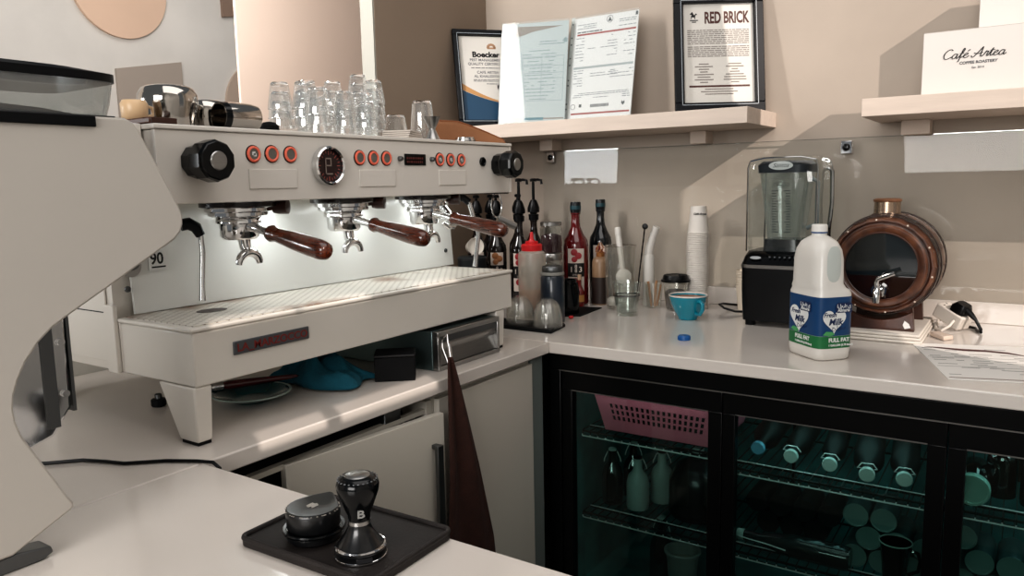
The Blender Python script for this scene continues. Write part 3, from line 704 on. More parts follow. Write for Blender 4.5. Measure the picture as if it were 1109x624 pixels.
# emblem, sticker, screws on the splash
def on_splash(y, z): return -0.2855 - (z-1.1075)*0.079
x = on_splash(0, 1.185)
e = obj('round_emblem', MB().prism([(-1.000+0.020*cos(a), 1.196+0.020*sin(a)) for a in [2*PI*i/24 for i in range(24)]], 'YZ', x+0.0025, x+0.0042), STEEL, em)
e2 = MB(); e2.prism([(-1.000+0.017*cos(a), 1.200+0.012*sin(a)) for a in [2*PI*i/20 for i in range(20)]], 'YZ', x+0.0043, x+0.0048)
obj('emblem_mark', e2, mat('emblem_grey', '#5a5a58', 0.4), e)
s9 = obj('anniversary_sticker', MB().prism([(-0.965,1.184),(-0.926,1.184),(-0.926,1.222),(-0.965,1.222)], 'YZ', x+0.0030, x+0.0040), PAPER, em)
m9 = MB(); m9.text('90', 0.030, frame((x+0.0042,-0.9625,1.196), (0,1,0), (0,0,1)), bold=0.0006, sx=0.9); m9.box(x+0.0042, x+0.0045, -0.960, -0.932, 1.1885, 1.1915)
obj('sticker_lettering', m9, INKD, s9, smooth=0)
for y, z in ((-1.010,1.155),(-0.085,1.15),(-0.085,1.28)):
    xx = on_splash(y, z); obj('screw', disc(0.006,0.003,y,z,x=xx+0.001,n=14, prof=[(0,0.001),(0.003,0.001),(0.0035,0.003),(0.0055,0.003),(0.006,0.0003)]), STEELD, em)
# legs
def leg(x0, x1, y0, y1, back):
    m = MB()
    top = [(x0-0.05*back, y0),(x1, y0),(x1, y1),(x0-0.05*back, y1)]
    bot = [(x0, y0+0.002),(x1-0.002, y0+0.002),(x1-0.002, y1-0.004),(x0, y1-0.004)]
    A = [m.bm.verts.new((x,y,1.0025)) for x,y in top]; B = [m.bm.verts.new((x,y,ZT+0.006)) for x,y in bot]
    m.bm.faces.new(A); m.bm.faces.new(B[::-1])
    for i in range(4): m.bm.faces.new((A[i],B[i],B[(i+1)%4],A[(i+1)%4]))
    bmesh.ops.recalc_face_normals(m.bm, faces=m.bm.faces)
    return m
for x0, x1, y0, y1, bk in ((-0.125,-0.072,-1.033,-0.998,1),(-0.125,-0.072,-0.150,-0.112,1),(-0.62,-0.57,-1.033,-0.998,0),(-0.62,-0.57,-0.150,-0.112,0)):
    lg = obj('leg', leg(x0,x1,y0,y1,bk), WHITE, em, bevel=0.003)
    obj('rubber_foot', MB().box(x0+0.003, x1-0.004, y0+0.004, y1-0.006, ZT+0.0006, ZT+0.0058), BLACKM, lg)

# ------------------------------------------------------------------ coffee grinder in the left foreground
GX = 0.13
gr = thing('coffee_grinder', 'off-white coffee grinder with a curved side plate in the left foreground', 'coffee grinder', (0.04, -1.50, ZT))
GRW = mat('grinder_white', '#b8b3ac', 0.42, noise=0.03, nscale=2)
pts = [(-1.735,1.423),(-1.228,1.423),(-1.218,1.418),(-1.211,1.408),(-1.1625,1.308),(-1.1595,1.298),(-1.1600,1.287),(-1.1650,1.276),(-1.174,1.267),
       (-1.265,1.216),(-1.318,1.187),(-1.338,1.175),(-1.355,1.160),(-1.370,1.141),(-1.380,1.122),(-1.386,1.105),(-1.388,1.090),(-1.387,1.075),(-1.382,1.056),(-1.374,1.040),
       (-1.339,0.968),(-1.334,0.960),(-1.334,0.955),(-1.338,0.951),(-1.374,0.935),(-1.405,0.921),(-1.735,0.921)]
obj('side_plate', MB().prism(pts, 'YZ', GX-0.016, GX), GRW, gr, bevel=0.003)
obj('side_plate', MB().prism(pts, 'YZ', -0.060, -0.044), GRW, gr, bevel=0.003)
core = [(-1.73,1.418),(-1.232,1.418),(-1.215,1.402),(-1.168,1.300),(-1.172,1.280),(-1.30,1.210),(-1.36,1.172),(-1.395,1.125),(-1.40,1.09),(-1.395,1.05),(-1.41,0.93),(-1.73,0.93)]
obj('core_body', MB().prism(core, 'YZ', -0.0435, GX-0.0165), GRW, gr)
obj('base', MB().box(-0.05, GX-0.01, -1.70, -1.42, 0.905, 0.9205), BLACKM, gr)
for x in (-0.02, 0.095): obj('foot', MB().prism([(-1.49,0.9007),(-1.372,0.9007),(-1.360,0.906),(-1.362,0.914),(-1.40,0.9200),(-1.49,0.9200)], 'YZ', x, x+0.03), STEELD, gr, bevel=0.002)
# polished chute between the plates
sh = MB(); sh.prism([(-1.422,1.172),(-1.330,1.196),(-1.304,1.19),(-1.306,1.066),(-1.330,1.034),(-1.375,1.020),(-1.415,1.045)], 'YZ', -0.030, 0.090)
so2 = obj('spout_housing', sh, CHROME, gr, bevel=0.004)
obj('spout_trim', MB().box(0.0905, 0.092, -1.337, -1.322, 1.045, 1.186), STEELD, so2)
obj('spout_flange', MB().box(0.060, 0.089, -1.304, -1.300, 1.060, 1.186), STEELD, so2)
for z in (1.15, 1.085): obj('screw', MB().cyl((0.0905,-1.313,z),(0.094,-1.313,z),0.0045,12), CHROME, so2)
# hopper
HOP = clear('hopper_clear', '#e6eaea', 0.6, 0.10, body='#b9b6b0', bodyw=0.2)
hp = MB(); r = 0.014
hp.loft([(0.035,-1.46,1.4245,0.084,0.226,10),(0.035,-1.46,1.440,0.087,0.230,10),(0.035,-1.46,1.4655,0.090,0.234,10)], n=44, cap=False)
ho = obj('hopper', hp, HOP, gr)
obj('hopper_lid', MB().loft([(0.035,-1.46,1.4660,0.092,0.236,10),(0.035,-1.46,1.4760,0.092,0.236,10),(0.035,-1.48,1.480,0.088,0.21,10)], n=44), BLACK, ho)
bn = MB(); bn.loft([(0.035,-1.46,1.4246,0.078,0.21,8),(0.035,-1.48,1.432,0.07,0.18,8),(0.035,-1.50,1.440,0.04,0.12,6),(0.035,-1.52,1.443,0.01,0.02,4)], n=30)
obj('bean_tray', bn, mat('tray_dark', '#3a3f40', 0.4), ho)
obj('seal_strip', MB().box(GX+0.0002, GX+0.004, -1.60, -1.267, 1.410, 1.4225), BLACK, gr, bevel=0.001)
obj('top_collar', MB().box(-0.04, GX-0.002, -1.70, -1.24, 1.4232, 1.4243), STEELD, gr)

# ------------------------------------------------------------------ things on top of the machine
TOP = MT + 0.0006
GL = clear('tumbler_glass', '#fdfefe', 0.85, 0.14, rough=0.03, body='#e8eae8', bodyw=0.09)
GLR = solid_glass('tumbler_rim', '#ffffff', 1.5)
def tumbler(name, label, h=0.056, r0=0.0255, r1=0.0180, facets=10, group=None):
    """upturned tumbler: wide mouth down, faceted sides, thick base on top"""
    t = thing(name, label, 'glass', (0,0,0), 0, group)
    w = 0.0011; hb = h-0.006
    wl = MB(); wl.lathe([(r0,0.0024),(r0-0.0004,0.010),(r1+0.0006,hb)], n=facets*2)
    obj('glass_wall', wl, GL, t, local=True, smooth=12)
    obj('mouth_rim', MB().lathe([(r0-w,0.0),(r0+0.0004,0.0),(r0+0.0006,0.0012),(r0+0.0002,0.0023),(r0-w,0.0023),(r0-w,0.0)], n=facets*2), GLR, t, local=True)
    obj('thick_base', MB().lathe([(0,hb+0.0002),(r1+0.0005,hb+0.0002),(r1+0.0002,hb+0.003),(r1-0.0022,h),(0,h)], n=facets*2), GLR, t, local=True, smooth=12)
    return t
stacks = [(-0.250,-0.668,4,'leftmost stack'),(-0.200,-0.646,4,'second stack from left'),(-0.300,-0.549,5,'stack behind the second one'),
          (-0.272,-0.4975,5,'mid rear stack'),(-0.135,-0.668,3,'short left front stack'),(-0.145,-0.585,3,'short middle front stack'),
          (-0.250,-0.4375,6,'tallest rear stack'),(-0.190,-0.450,5,'rightmost stack'),(-0.140,-0.5305,3,'short right front stack')]
proto = None
PITCH = 0.0195
for (x, y, n, lab) in stacks:
    for k in range(n):
        lb_ = f'clear upturned tumbler on the machine, {ordw(n-1-k)} down in {lab}'.replace('topmost down in', 'topmost of')
        if proto is None: proto = tumbler('tumbler', lb_, group='stacked tumblers on the machine'); proto.location = (x, y, TOP)
        else: dup(proto, (x, y, TOP+k*PITCH), 0.17*k, lb_)
t = tumbler('low_tumbler', 'single low clear tumbler upturned behind the folded white napkins', 0.062, 0.030, 0.022); t.location = (-0.20, -0.368, TOP)
t = tumbler('mixing_glass', 'large clear faceted glass upturned behind the steel jigger', 0.105, 0.034, 0.024); t.location = (-0.215, -0.252, TOP)
# napkins
NAP = mat('napkin_white', '#cfc6bd', 0.9)
t = thing('napkin_stack', 'stack of folded white napkins on the machine in front of the glasses', 'napkins', (-0.115, -0.44, TOP), 0.35)
for k in range(4): obj('napkin', MB().box(-0.032,0.032,-0.045,0.045,0.0003+k*0.0042,0.0038+k*0.0042, M=Matrix.Rotation(0.03*k,4,'Z')), NAP, t, local=True, bevel=0.001)
# jigger
t = thing('jigger', 'small steel double-ended jigger on the machine beside the napkins', 'jigger', (-0.105, -0.347, TOP))
obj('large_cup', MB().lathe([(0.0075,0.0265),(0.021,0.054),(0.0202,0.054),(0.0068,0.0265)], n=28), STEEL, t, local=True)
obj('small_cup', MB().lathe([(0.0178,0),(0.0185,0),(0.0078,0.0240),(0.0078,0.0264),(0.0064,0.0264),(0.0070,0.0235),(0.0178,0)], n=28), STEEL, t, local=True)
# steel ring
tag(obj('dosing_ring', MB().lathe([(0.024,0),(0.027,0.001),(0.027,0.004),(0.024,0.005),(0.024,0.009),(0.0225,0.010),(0.021,0.009),(0.021,0)], c=(-0.097,-0.232,TOP)), CHROME), 'low polished steel dosing ring on the machine beside the tan leather tray', 'dosing ring', at=(-0.097,-0.232,TOP))
# leather tray
LEA = mat('tan_leather', '#9a6b4a', 0.5, noise=0.18, nscale=10, bump=0.15, bscale=120)
t = thing('leather_tray', 'curved tan leather tray at the right end of the machine top', 'tray', (-0.12, -0.18, TOP))
def lea(u, v):
    x = -0.158 + 0.075*u**1.3; y = -0.288 + 0.214*u
    h = 0.051*(1-max(0.0, (u-0.38)/0.62)**1.25*0.86)
    return (x - 0.006*v, y, TOP + 0.0008 + h*v)
lw_ = obj('rear_wall', MB().grid(lea, 30, 6), LEA, t); sd = lw_.modifiers.new('thickness', 'SOLIDIFY'); sd.thickness = 0.004; sd.offset = 0
obj('stitched_edge', MB().tube([Vector(lea(i/20, 1.0)) + Vector((0,0,0.001)) for i in range(21)], 0.0026, 6), mat('leather_edge', '#8a5330', 0.5), t)
# steel pitchers and bowls at the left end
PCH = mat('pitcher_steel', '#b9b4ae', 0.09, 1.0)
def pitcher(label, x, y, h, r, rz):
    t = thing('milk_pitcher', label, 'pitcher', (x, y, TOP), rz)
    obj('body', MB().lathe([(r*0.80,0.0),(r*0.82,0.0),(r*0.86,h*0.22),(r,h*0.62),(r*0.99,h*0.80),(r*0.86,h*0.95),(r*0.7,h),(0,h),(0,h-0.002),(r*0.68,h-0.002),(r*0.95,h*0.8),(r*0.96,h*0.62),(r*0.80,0.0)], n=40), PCH, t, local=True)
    obj('handle', MB().tube([(0,r*0.9,h*0.82),(0,r*1.35,h*0.85),(0,r*1.55,h*0.62),(0,r*1.45,h*0.3),(0,r*1.2,h*0.12)], 0.0045, 8), PCH, t, local=True)
    return t
pitcher('large polished steel milk pitcher upturned at the left end of the machine top', -0.20, -0.957, 0.076, 0.050, 1.57)
pitcher('smaller polished steel milk pitcher upturned right of the large one', -0.225, -0.864, 0.060, 0.036, 1.57)
t = thing('steel_cup', 'polished steel cup lying on its side on the machine left of the glasses', 'cup', (-0.150, -0.850, TOP), 0.0)
M = Matrix.Translation((0, -0.042, 0.0262)) @ Matrix.Rotation(-PI/2, 4, 'X')
obj('body', MB().lathe([(0.022,0),(0.0235,0),(0.026,0.02),(0.026,0.06),(0.023,0.078),(0,0.080),(0,0.078),(0.0215,0.076),(0.0245,0.06),(0.0245,0.02),(0.022,0)], n=36, M=M), PCH, t, local=True)
obj('rim_band', MB().lathe([(0.0237,0.001),(0.0250,0.001),(0.0262,0.012),(0.0256,0.012),(0.0237,0.001)], n=36, M=M), BLACKG, t, local=True)
t = thing('wooden_board', 'small dark brown wooden board at the left end of the machine top', 'board', (-0.16, -1.045, TOP))
obj('board', MB().box(-0.24,-0.08,-1.068,-1.02,TOP+0.0002,TOP+0.010), mat('board_brown', '#4a2a1c', 0.4, noise=0.3, nscale=14), t, bevel=0.002)
obj('end_grain', MB().box(-0.0798,-0.078,-1.066,-1.022,TOP+0.001,TOP+0.009), mat('board_end', '#3a2016', 0.5), t)
t = thing('cream_cup', 'cream coloured small cup standing on the brown wooden board', 'cup', (-0.16, -1.044, TOP+0.0104))
obj('body', MB().lathe([(0,0),(0.017,0),(0.020,0.004),(0.0215,0.026),(0.018,0.032),(0,0.033)], n=28), mat('cream_glaze', '#d3b48f', 0.35), t, local=True)
obj('handle', MB().tube([(0,0.0205,0.024),(0,0.031,0.022),(0,0.032,0.010),(0,0.0195,0.006)], 0.003, 8), mat('cream_handle', '#c9ad8c', 0.35), t, local=True)
tag(obj('rubber_knob', MB().lathe([(0,0),(0.017,0.001),(0.020,0.010),(0.019,0.022),(0.012,0.029),(0,0.031)], c=(-0.235,-0.712,TOP)), BLACKM), 'small rounded black rubber knob between the steel cup and the glasses', 'knob', at=(-0.235,-0.712,TOP))

# ------------------------------------------------------------------ under and around the machine, left worktop
Z0 = ZT + 0.0005
# stainless knock-out drawer
t = thing('knock_drawer', 'stainless steel knock-out drawer under the right half of the machine', 'drawer', (-0.26, -0.29, Z0))
STB = mat('steel_teal', '#6d7f80', 0.32, 0.85)
obj('case', MB().box(-0.47, -0.068, -0.418, -0.168, Z0, 0.994), STB, t, bevel=0.002)
fr = MB(); fr.box(-0.0676,-0.050,-0.418,-0.168,0.982,0.994); fr.box(-0.0676,-0.050,-0.418,-0.168,Z0,Z0+0.010); fr.box(-0.0676,-0.050,-0.418,-0.409,Z0+0.010,0.982); fr.box(-0.0676,-0.050,-0.177,-0.168,Z0+0.010,0.982)
obj('front_rim', fr, STEEL, t, bevel=0.0015)
dw = MB(); dw.prism([(-0.0674,0.9815),(-0.0560,0.9815),(-0.0560,0.962),(-0.0660,0.945),(-0.0560,0.912),(-0.0674,0.912)], 'XZ', -0.4085, -0.1775)
obj('drawer_front', dw, STEEL, t)
obj('shadow_gap', MB().box(-0.0555,-0.0540,-0.4085,-0.1775,0.966,0.9815), STEELD, t)
# cloth bag hook and towel
t = thing('carabiner', 'polished steel carabiner clipped to the knock-out drawer, holding the brown cloth', 'carabiner', (-0.03, -0.425, 0.93))
obj('ring', MB().tube([(-0.020,-0.4215,0.992),(-0.034,-0.4222,0.980),(-0.030,-0.428,0.962),(-0.008,-0.440,0.938),(0.004,-0.448,0.925),(0.010,-0.446,0.931),(-0.002,-0.436,0.952),(-0.012,-0.428,0.975)], 0.0024, 8, closed=True), CHROME, t)
obj('gate', MB().tube([(-0.0115,-0.424,0.972),(-0.002,-0.432,0.95),(0.006,-0.440,0.936)], 0.0034, 8), CHROME, t)
TOW = mat('brown_cloth', '#3a2018', 0.95, noise=0.25, nscale=40, bump=0.5, bscale=220)
def towel(u, v):
    zz = 0.952 - v*0.54
    wdt = 0.018 + 0.085*min(1, v*1.15)**0.8 + 0.105*v
    yy = -0.474 + u*wdt - 0.055*v
    xx = 0.022 + 0.004*v + 0.010*(1-v*0.4)*sin(u*2*PI*1.6 + v*1.5)*min(1, 0.3+v*1.5) + 0.012*min(1, v*2)
    return (xx, yy, zz)
tw = obj('hanging_cloth', MB().grid(towel, 30, 40), TOW)
sd = tw.modifiers.new('thickness', 'SOLIDIFY'); sd.thickness = 0.003
tag(tw, 'dark brown cloth hanging from the carabiner in front of the cabinets', 'cloth', at=(0.02, -0.44, 0.42))
# small black box
t = thing('black_box', 'small matt black box on the worktop under the machine', 'box', (-0.105, -0.505, Z0), math.radians(40))
Lx = 0.038
obj('body', MB().box(-0.045,0.045,-0.0375,0.0375,0,0.054), BLACKM, t, local=True, bevel=0.002)
obj('lid', MB().box(-0.0455,0.0455,-0.038,0.038,0.0545,0.060), mat('box_lid', '#0a0b0e', 0.5), t, local=True, bevel=0.002)
# teal microfibre cloth, crumpled
TEAL = mat('teal_cloth', '#12586a', 0.95, noise=0.3, nscale=30, bump=0.6, bscale=160)
def clothf(u, v):
    x = -0.330 + 0.205*v + 0.018*sin(u*5+1) ; y = -0.690 + 0.105*u + 0.035*v + 0.012*sin(v*7)
    e = max(0.0, min(1, min(u, 1-u, v, 1-v)*5))**0.6
    f1 = 1-abs(sin(u*4.6+v*3.4+0.6)); f2 = 1-abs(sin(v*7.5-u*3.2)); f3 = 1-abs(sin(u*12-v*7+1.0))
    z = Z0 + 0.003 + e*(0.012 + 0.034*f1*(1-0.4*v) + 0.020*f2 + 0.010*f3 + 0.012*(1-v))
    return (x, y, max(Z0+0.002, z))
m = MB().grid(clothf, 60, 70)
cl = obj('folded_cloth', m, TEAL); sd = cl.modifiers.new('thickness', 'SOLIDIFY'); sd.thickness = 0.006; sd.offset = 1
tag(cl, 'crumpled teal microfibre cloth on the worktop under the machine', 'cloth', at=(-0.22, -0.58, Z0))
# saucer with brush
t = thing('saucer', 'dark teal saucer with a pale rim on the worktop behind the machine leg', 'saucer', (-0.238, -0.795, Z0))
TG = mat('saucer_teal', '#0f4b50', 0.15, coat=0.6)
obj('dish', MB().lathe([(0,0.001),(0.036,0.001),(0.038,0.0),(0.040,0.002),(0.075,0.0165),(0.0745,0.0185),(0.040,0.006),(0.036,0.004),(0.026,0.0035),(0,0.0035)], n=48), TG, t, local=True)
obj('rim', MB().lathe([(0.0752,0.0165),(0.079,0.0170),(0.0795,0.0185),(0.0785,0.0195),(0.0750,0.0188),(0.0752,0.0165)], n=48), mat('saucer_rim', '#9fb0aa', 0.3), t, local=True)
t = thing('cleaning_brush', 'grouphead brush with a dark red wooden handle resting on the teal saucer', 'brush', (-0.24, -0.79, Z0+0.02))
a = Vector((-0.305,-0.885,0.934)); e = Vector((-0.222,-0.700,0.9315)); d = (e-a).normalized()
b0 = a + d*0.035; 
obj('handle', MB().rod([(0,0),(0.008,0),(0.0095,0.01),(0.0085,0.06),(0.006,0.12),(0.0035,0.150),(0,0.158)], b0+d*0.024, e), mat('dark_red_wood', '#4a1518', 0.25, coat=0.5), t)
obj('ferrule', MB().rod([(0,0),(0.012,0),(0.012,0.010),(0.0105,0.012),(0.010,0.0235),(0,0.0235)], b0, e), CHROME, t)
br = MB()
for k in range(60):
    r_, th = 0.011*math.sqrt(random.random()), random.random()*2*PI
    o1 = d.orthogonal().normalized(); o2 = d.cross(o1)
    q = b0 - d*0.0002 + (o1*cos(th)+o2*sin(th))*r_
    br.tube([q, q - d*(0.028+0.006*random.random()) + (o1*cos(th)+o2*sin(th))*r_*0.5], [0.0014,0.0006], 5)
bo = obj('bristles', br, mat('bristle_dark', '#17110e', 0.8), t); bo['kind'] = 'stuff'
# ribbed adjuster knob
t = thing('ribbed_knob', 'small black ribbed knob lying on the worktop behind the front machine leg', 'knob', (-0.37, -0.92, Z0), 0.9)
k = MB(); k.lathe([(0,0),(0.013,0),(0.0145,0.002),(0.0145,0.013),(0.013,0.015),(0,0.015)], n=12); obj('grip', k, BLACKM, t, local=True, smooth=15)
obj('stem', MB().lathe([(0,0.0152),(0.007,0.0152),(0.007,0.024),(0.004,0.026),(0,0.026)], n=14), STEELD, t, local=True)
# cable on the worktop
cb = MB().tube([(-0.30,-1.27,ZT+0.0035),(-0.255,-1.245,ZT+0.0035),(-0.211,-1.211,ZT+0.0035),(-0.174,-1.172,ZT+0.0035),(-0.135,-1.156,ZT+0.0035),(-0.100,-1.145,ZT+0.0035),(-0.053,-1.103,ZT+0.0035),(-0.008,-1.078,ZT+0.0035),(0.018,-1.0675,ZT+0.003),(0.030,-1.0645,ZT-0.005),(0.033,-1.063,ZT-0.05),(0.034,-1.063,ZT-0.22)], 0.003, 8)
tag(obj('power_cord', cb, BLACK), 'thin black cord running over the worktop seam from behind the grinder', 'cord', at=(-0.1,-1.14,ZT+0.0005))

# ------------------------------------------------------------------ tamping station on the peninsula
t = thing('tamping_mat', 'dark rubber corner tamping mat on the peninsula worktop', 'mat', (0.391, -1.1465, Z0), math.radians(1.5))
def rr(x0,x1,y0,y1,r,n=6):
    P=[]
    for cx,cy,a in ((x1-r,y1-r,0),(x0+r,y1-r,PI/2),(x0+r,y0+r,PI),(x1-r,y0+r,3*PI/2)):
        P += [(cx+r*cos(a+PI/2*i/n), cy+r*sin(a+PI/2*i/n)) for i in range(n+1)]
    return P
MATR = mat('mat_rubber', '#231d1b', 0.6, noise=0.35, nscale=9, bump=0.1, bscale=200, dark='#120f0e')
ps = rr(-0.100,0.116,-0.076,0.074,0.012)
obj('pad', MB().prism(ps,'XY',0.0,0.009), MATR, t, local=True, bevel=0.002)
rm = MB(); rm.tube([(x*0.985,y*0.98,0.0102) for x,y in ps], 0.0034, 8, closed=True)
obj('raised_rim', rm, MATR, t, local=True)
obj('edge_lip', MB().prism([(0.0742,0.009),(0.080,0.009),(0.080,-0.018),(0.0765,-0.018),(0.0765,-0.0006),(0.0742,-0.0006)],'YZ',-0.075,0.098), MATR, t, local=True)
mz = Z0 + 0.0096
t = thing('tamper', 'black tamper with steel base ring and metal top cap, standing on the tamping mat', 'tamper', (0.452, -1.176, mz))
t.scale = (1, 1, 0.915)
TB = mat('tamper_black', '#0b0c0e', 0.28, coat=0.4)
obj('base', MB().lathe([(0,0),(0.0290,0),(0.0295,0.001),(0.0295,0.011),(0.0285,0.012),(0,0.012)], n=48), TB, t, local=True)
obj('base_ring', MB().lathe([(0.0280,0.0122),(0.0296,0.0124),(0.0300,0.0140),(0.0290,0.0158),(0.0270,0.0160),(0.0280,0.0122)], n=48), CHROME, t, local=True)
obj('lower_ring', MB().lathe([(0.0296,0.0004),(0.0302,0.0006),(0.0302,0.0026),(0.0296,0.0030),(0.0296,0.0004)], n=48), CHROME, t, local=True)
obj('skirt', MB().lathe([(0,0.0162),(0.0265,0.0162),(0.0225,0.022),(0.0160,0.032),(0.0130,0.040),(0.0128,0.0425),(0,0.0425)], n=44), TB, t, local=True)
obj('neck_ring', MB().lathe([(0,0.0427),(0.0128,0.0427),(0.0128,0.0475),(0,0.0475)], n=40), STEEL, t, local=True)
hd = obj('handle', MB().lathe([(0,0.0478),(0.0125,0.0478),(0.0130,0.054),(0.0180,0.068),(0.0236,0.085),(0.0246,0.093),(0.0228,0.100),(0.0175,0.1045),(0,0.105)], n=44), BLACKG, t, local=True)
obj('top_cap', MB().lathe([(0,0.1075),(0.012,0.1068),(0.0145,0.1052),(0.0145,0.1046),(0,0.1046)], n=36), STEEL, t, local=True)
az = math.atan2(-1.773+1.176, 1.0725-0.452) + 0.12
dv = Vector((cos(az), sin(az), 0)); rt_ = Vector((-sin(az), cos(az), 0))
lg = MB(); Mf = frame(dv*0.0152 + Vector((0,0,0.055)), rt_, Vector((0,0,1)) + dv*0.28)
lg.text('B', 0.0165, Mf, align='CENTER', bold=0.0003); 
obj('emblem', lg, mat('emblem_silver', '#9a9a98', 0.4), hd, local=True, smooth=0)
dts = MB()
for k in range(26):
    a = 2*PI*k/26; dts.lathe([(0,0.0012),(0.0011,0.0008),(0.0012,0)], c=(0.0222*cos(a),0.0222*sin(a),0.1008), n=8)
obj('dot_ring', dts, mat('dot_steel', '#8c8f92', 0.3, 0.8), hd, local=True)
lm = MB(); Mf = frame(dv*0.0297 + Vector((0,0,0.0045)), rt_, (0,0,1)); lm.prism([(-0.009,-0.001),(0.009,-0.001),(0.009,0.0045),(-0.009,0.0045)],'XY',-0.0012,0.0006, M=Mf)
obj('base_plate', lm, mat('plate_dark', '#2a2a2c', 0.4), t, local=True)
# palm leveller with D-shaped grip
t = thing('palm_leveller', 'black palm leveller with a worn D-shaped grip on the tamping mat', 'leveller', (0.371, -1.173, mz), 0.0)
obj('base', MB().lathe([(0,0),(0.030,0),(0.033,0.003),(0.033,0.012),(0.0325,0.014),(0,0.014)], n=44), TB, t, local=True)
obj('base_rim', MB().lathe([(0.0332,0.0105),(0.0372,0.0115),(0.0378,0.0135),(0.0368,0.0152),(0.0332,0.0150),(0.0332,0.0105)], n=44), BLACKG, t, local=True)
RD = math.radians
D = [(0.033*cos(a), 0.033*sin(a)) for a in [RD(165) + RD(229)*i/26 for i in range(27)]] + [(0.031*cos(RD(60)),0.031*sin(RD(60))), (0.045*cos(RD(104)),0.045*sin(RD(104))), (0.046*cos(RD(110)),0.046*sin(RD(110))), (0.036*cos(RD(140)),0.036*sin(RD(140)))]
def shrink(P,s): return [(x*s,y*s) for x,y in P]
gm = MB()
rings = [(0.0153,0.93),(0.017,0.97),(0.034,1.0),(0.038,0.985),(0.040,0.93)]
RV = []
for z, s_ in rings: RV.append([gm.bm.verts.new((x*s_, y*s_, z)) for x,y in D])
for A,B in zip(RV,RV[1:]):
    for i in range(len(D)): gm.bm.faces.new((A[i],A[(i+1)%len(D)],B[(i+1)%len(D)],B[i]))
gm.bm.faces.new(RV[0][::-1]); gm.bm.faces.new(RV[-1])
gp_ = obj('grip', gm, mat('grip_black', '#101113', 0.35, noise=0.4, nscale=60, coat=0.2), t, local=True)
ed = MB()
for k in range(40):
    i = random.randrange(len(D)-4); x,y = D[i]; x2,y2 = D[i+1]; f = random.random()
    ed.lathe([(0,0.0005),(random.uniform(0.0004,0.0012),0.0003),(0.0012,0)], c=((x+(x2-x)*f)*0.985,(y+(y2-y)*f)*0.985,0.0385), n=6)
obj('worn_edge', ed, mat('worn_metal', '#a9a49c', 0.4, 0.7), gp_, local=True)
wm = MB()
for k in range(5): wm.box(-0.006+0.0025*k,-0.0045+0.0025*k,-0.006+random.uniform(-.002,.002),0.005+random.uniform(-.002,.002),0.0402,0.0406)
obj('worn_mark', wm, mat('worn_white', '#b7b2aa', 0.5), gp_, local=True)

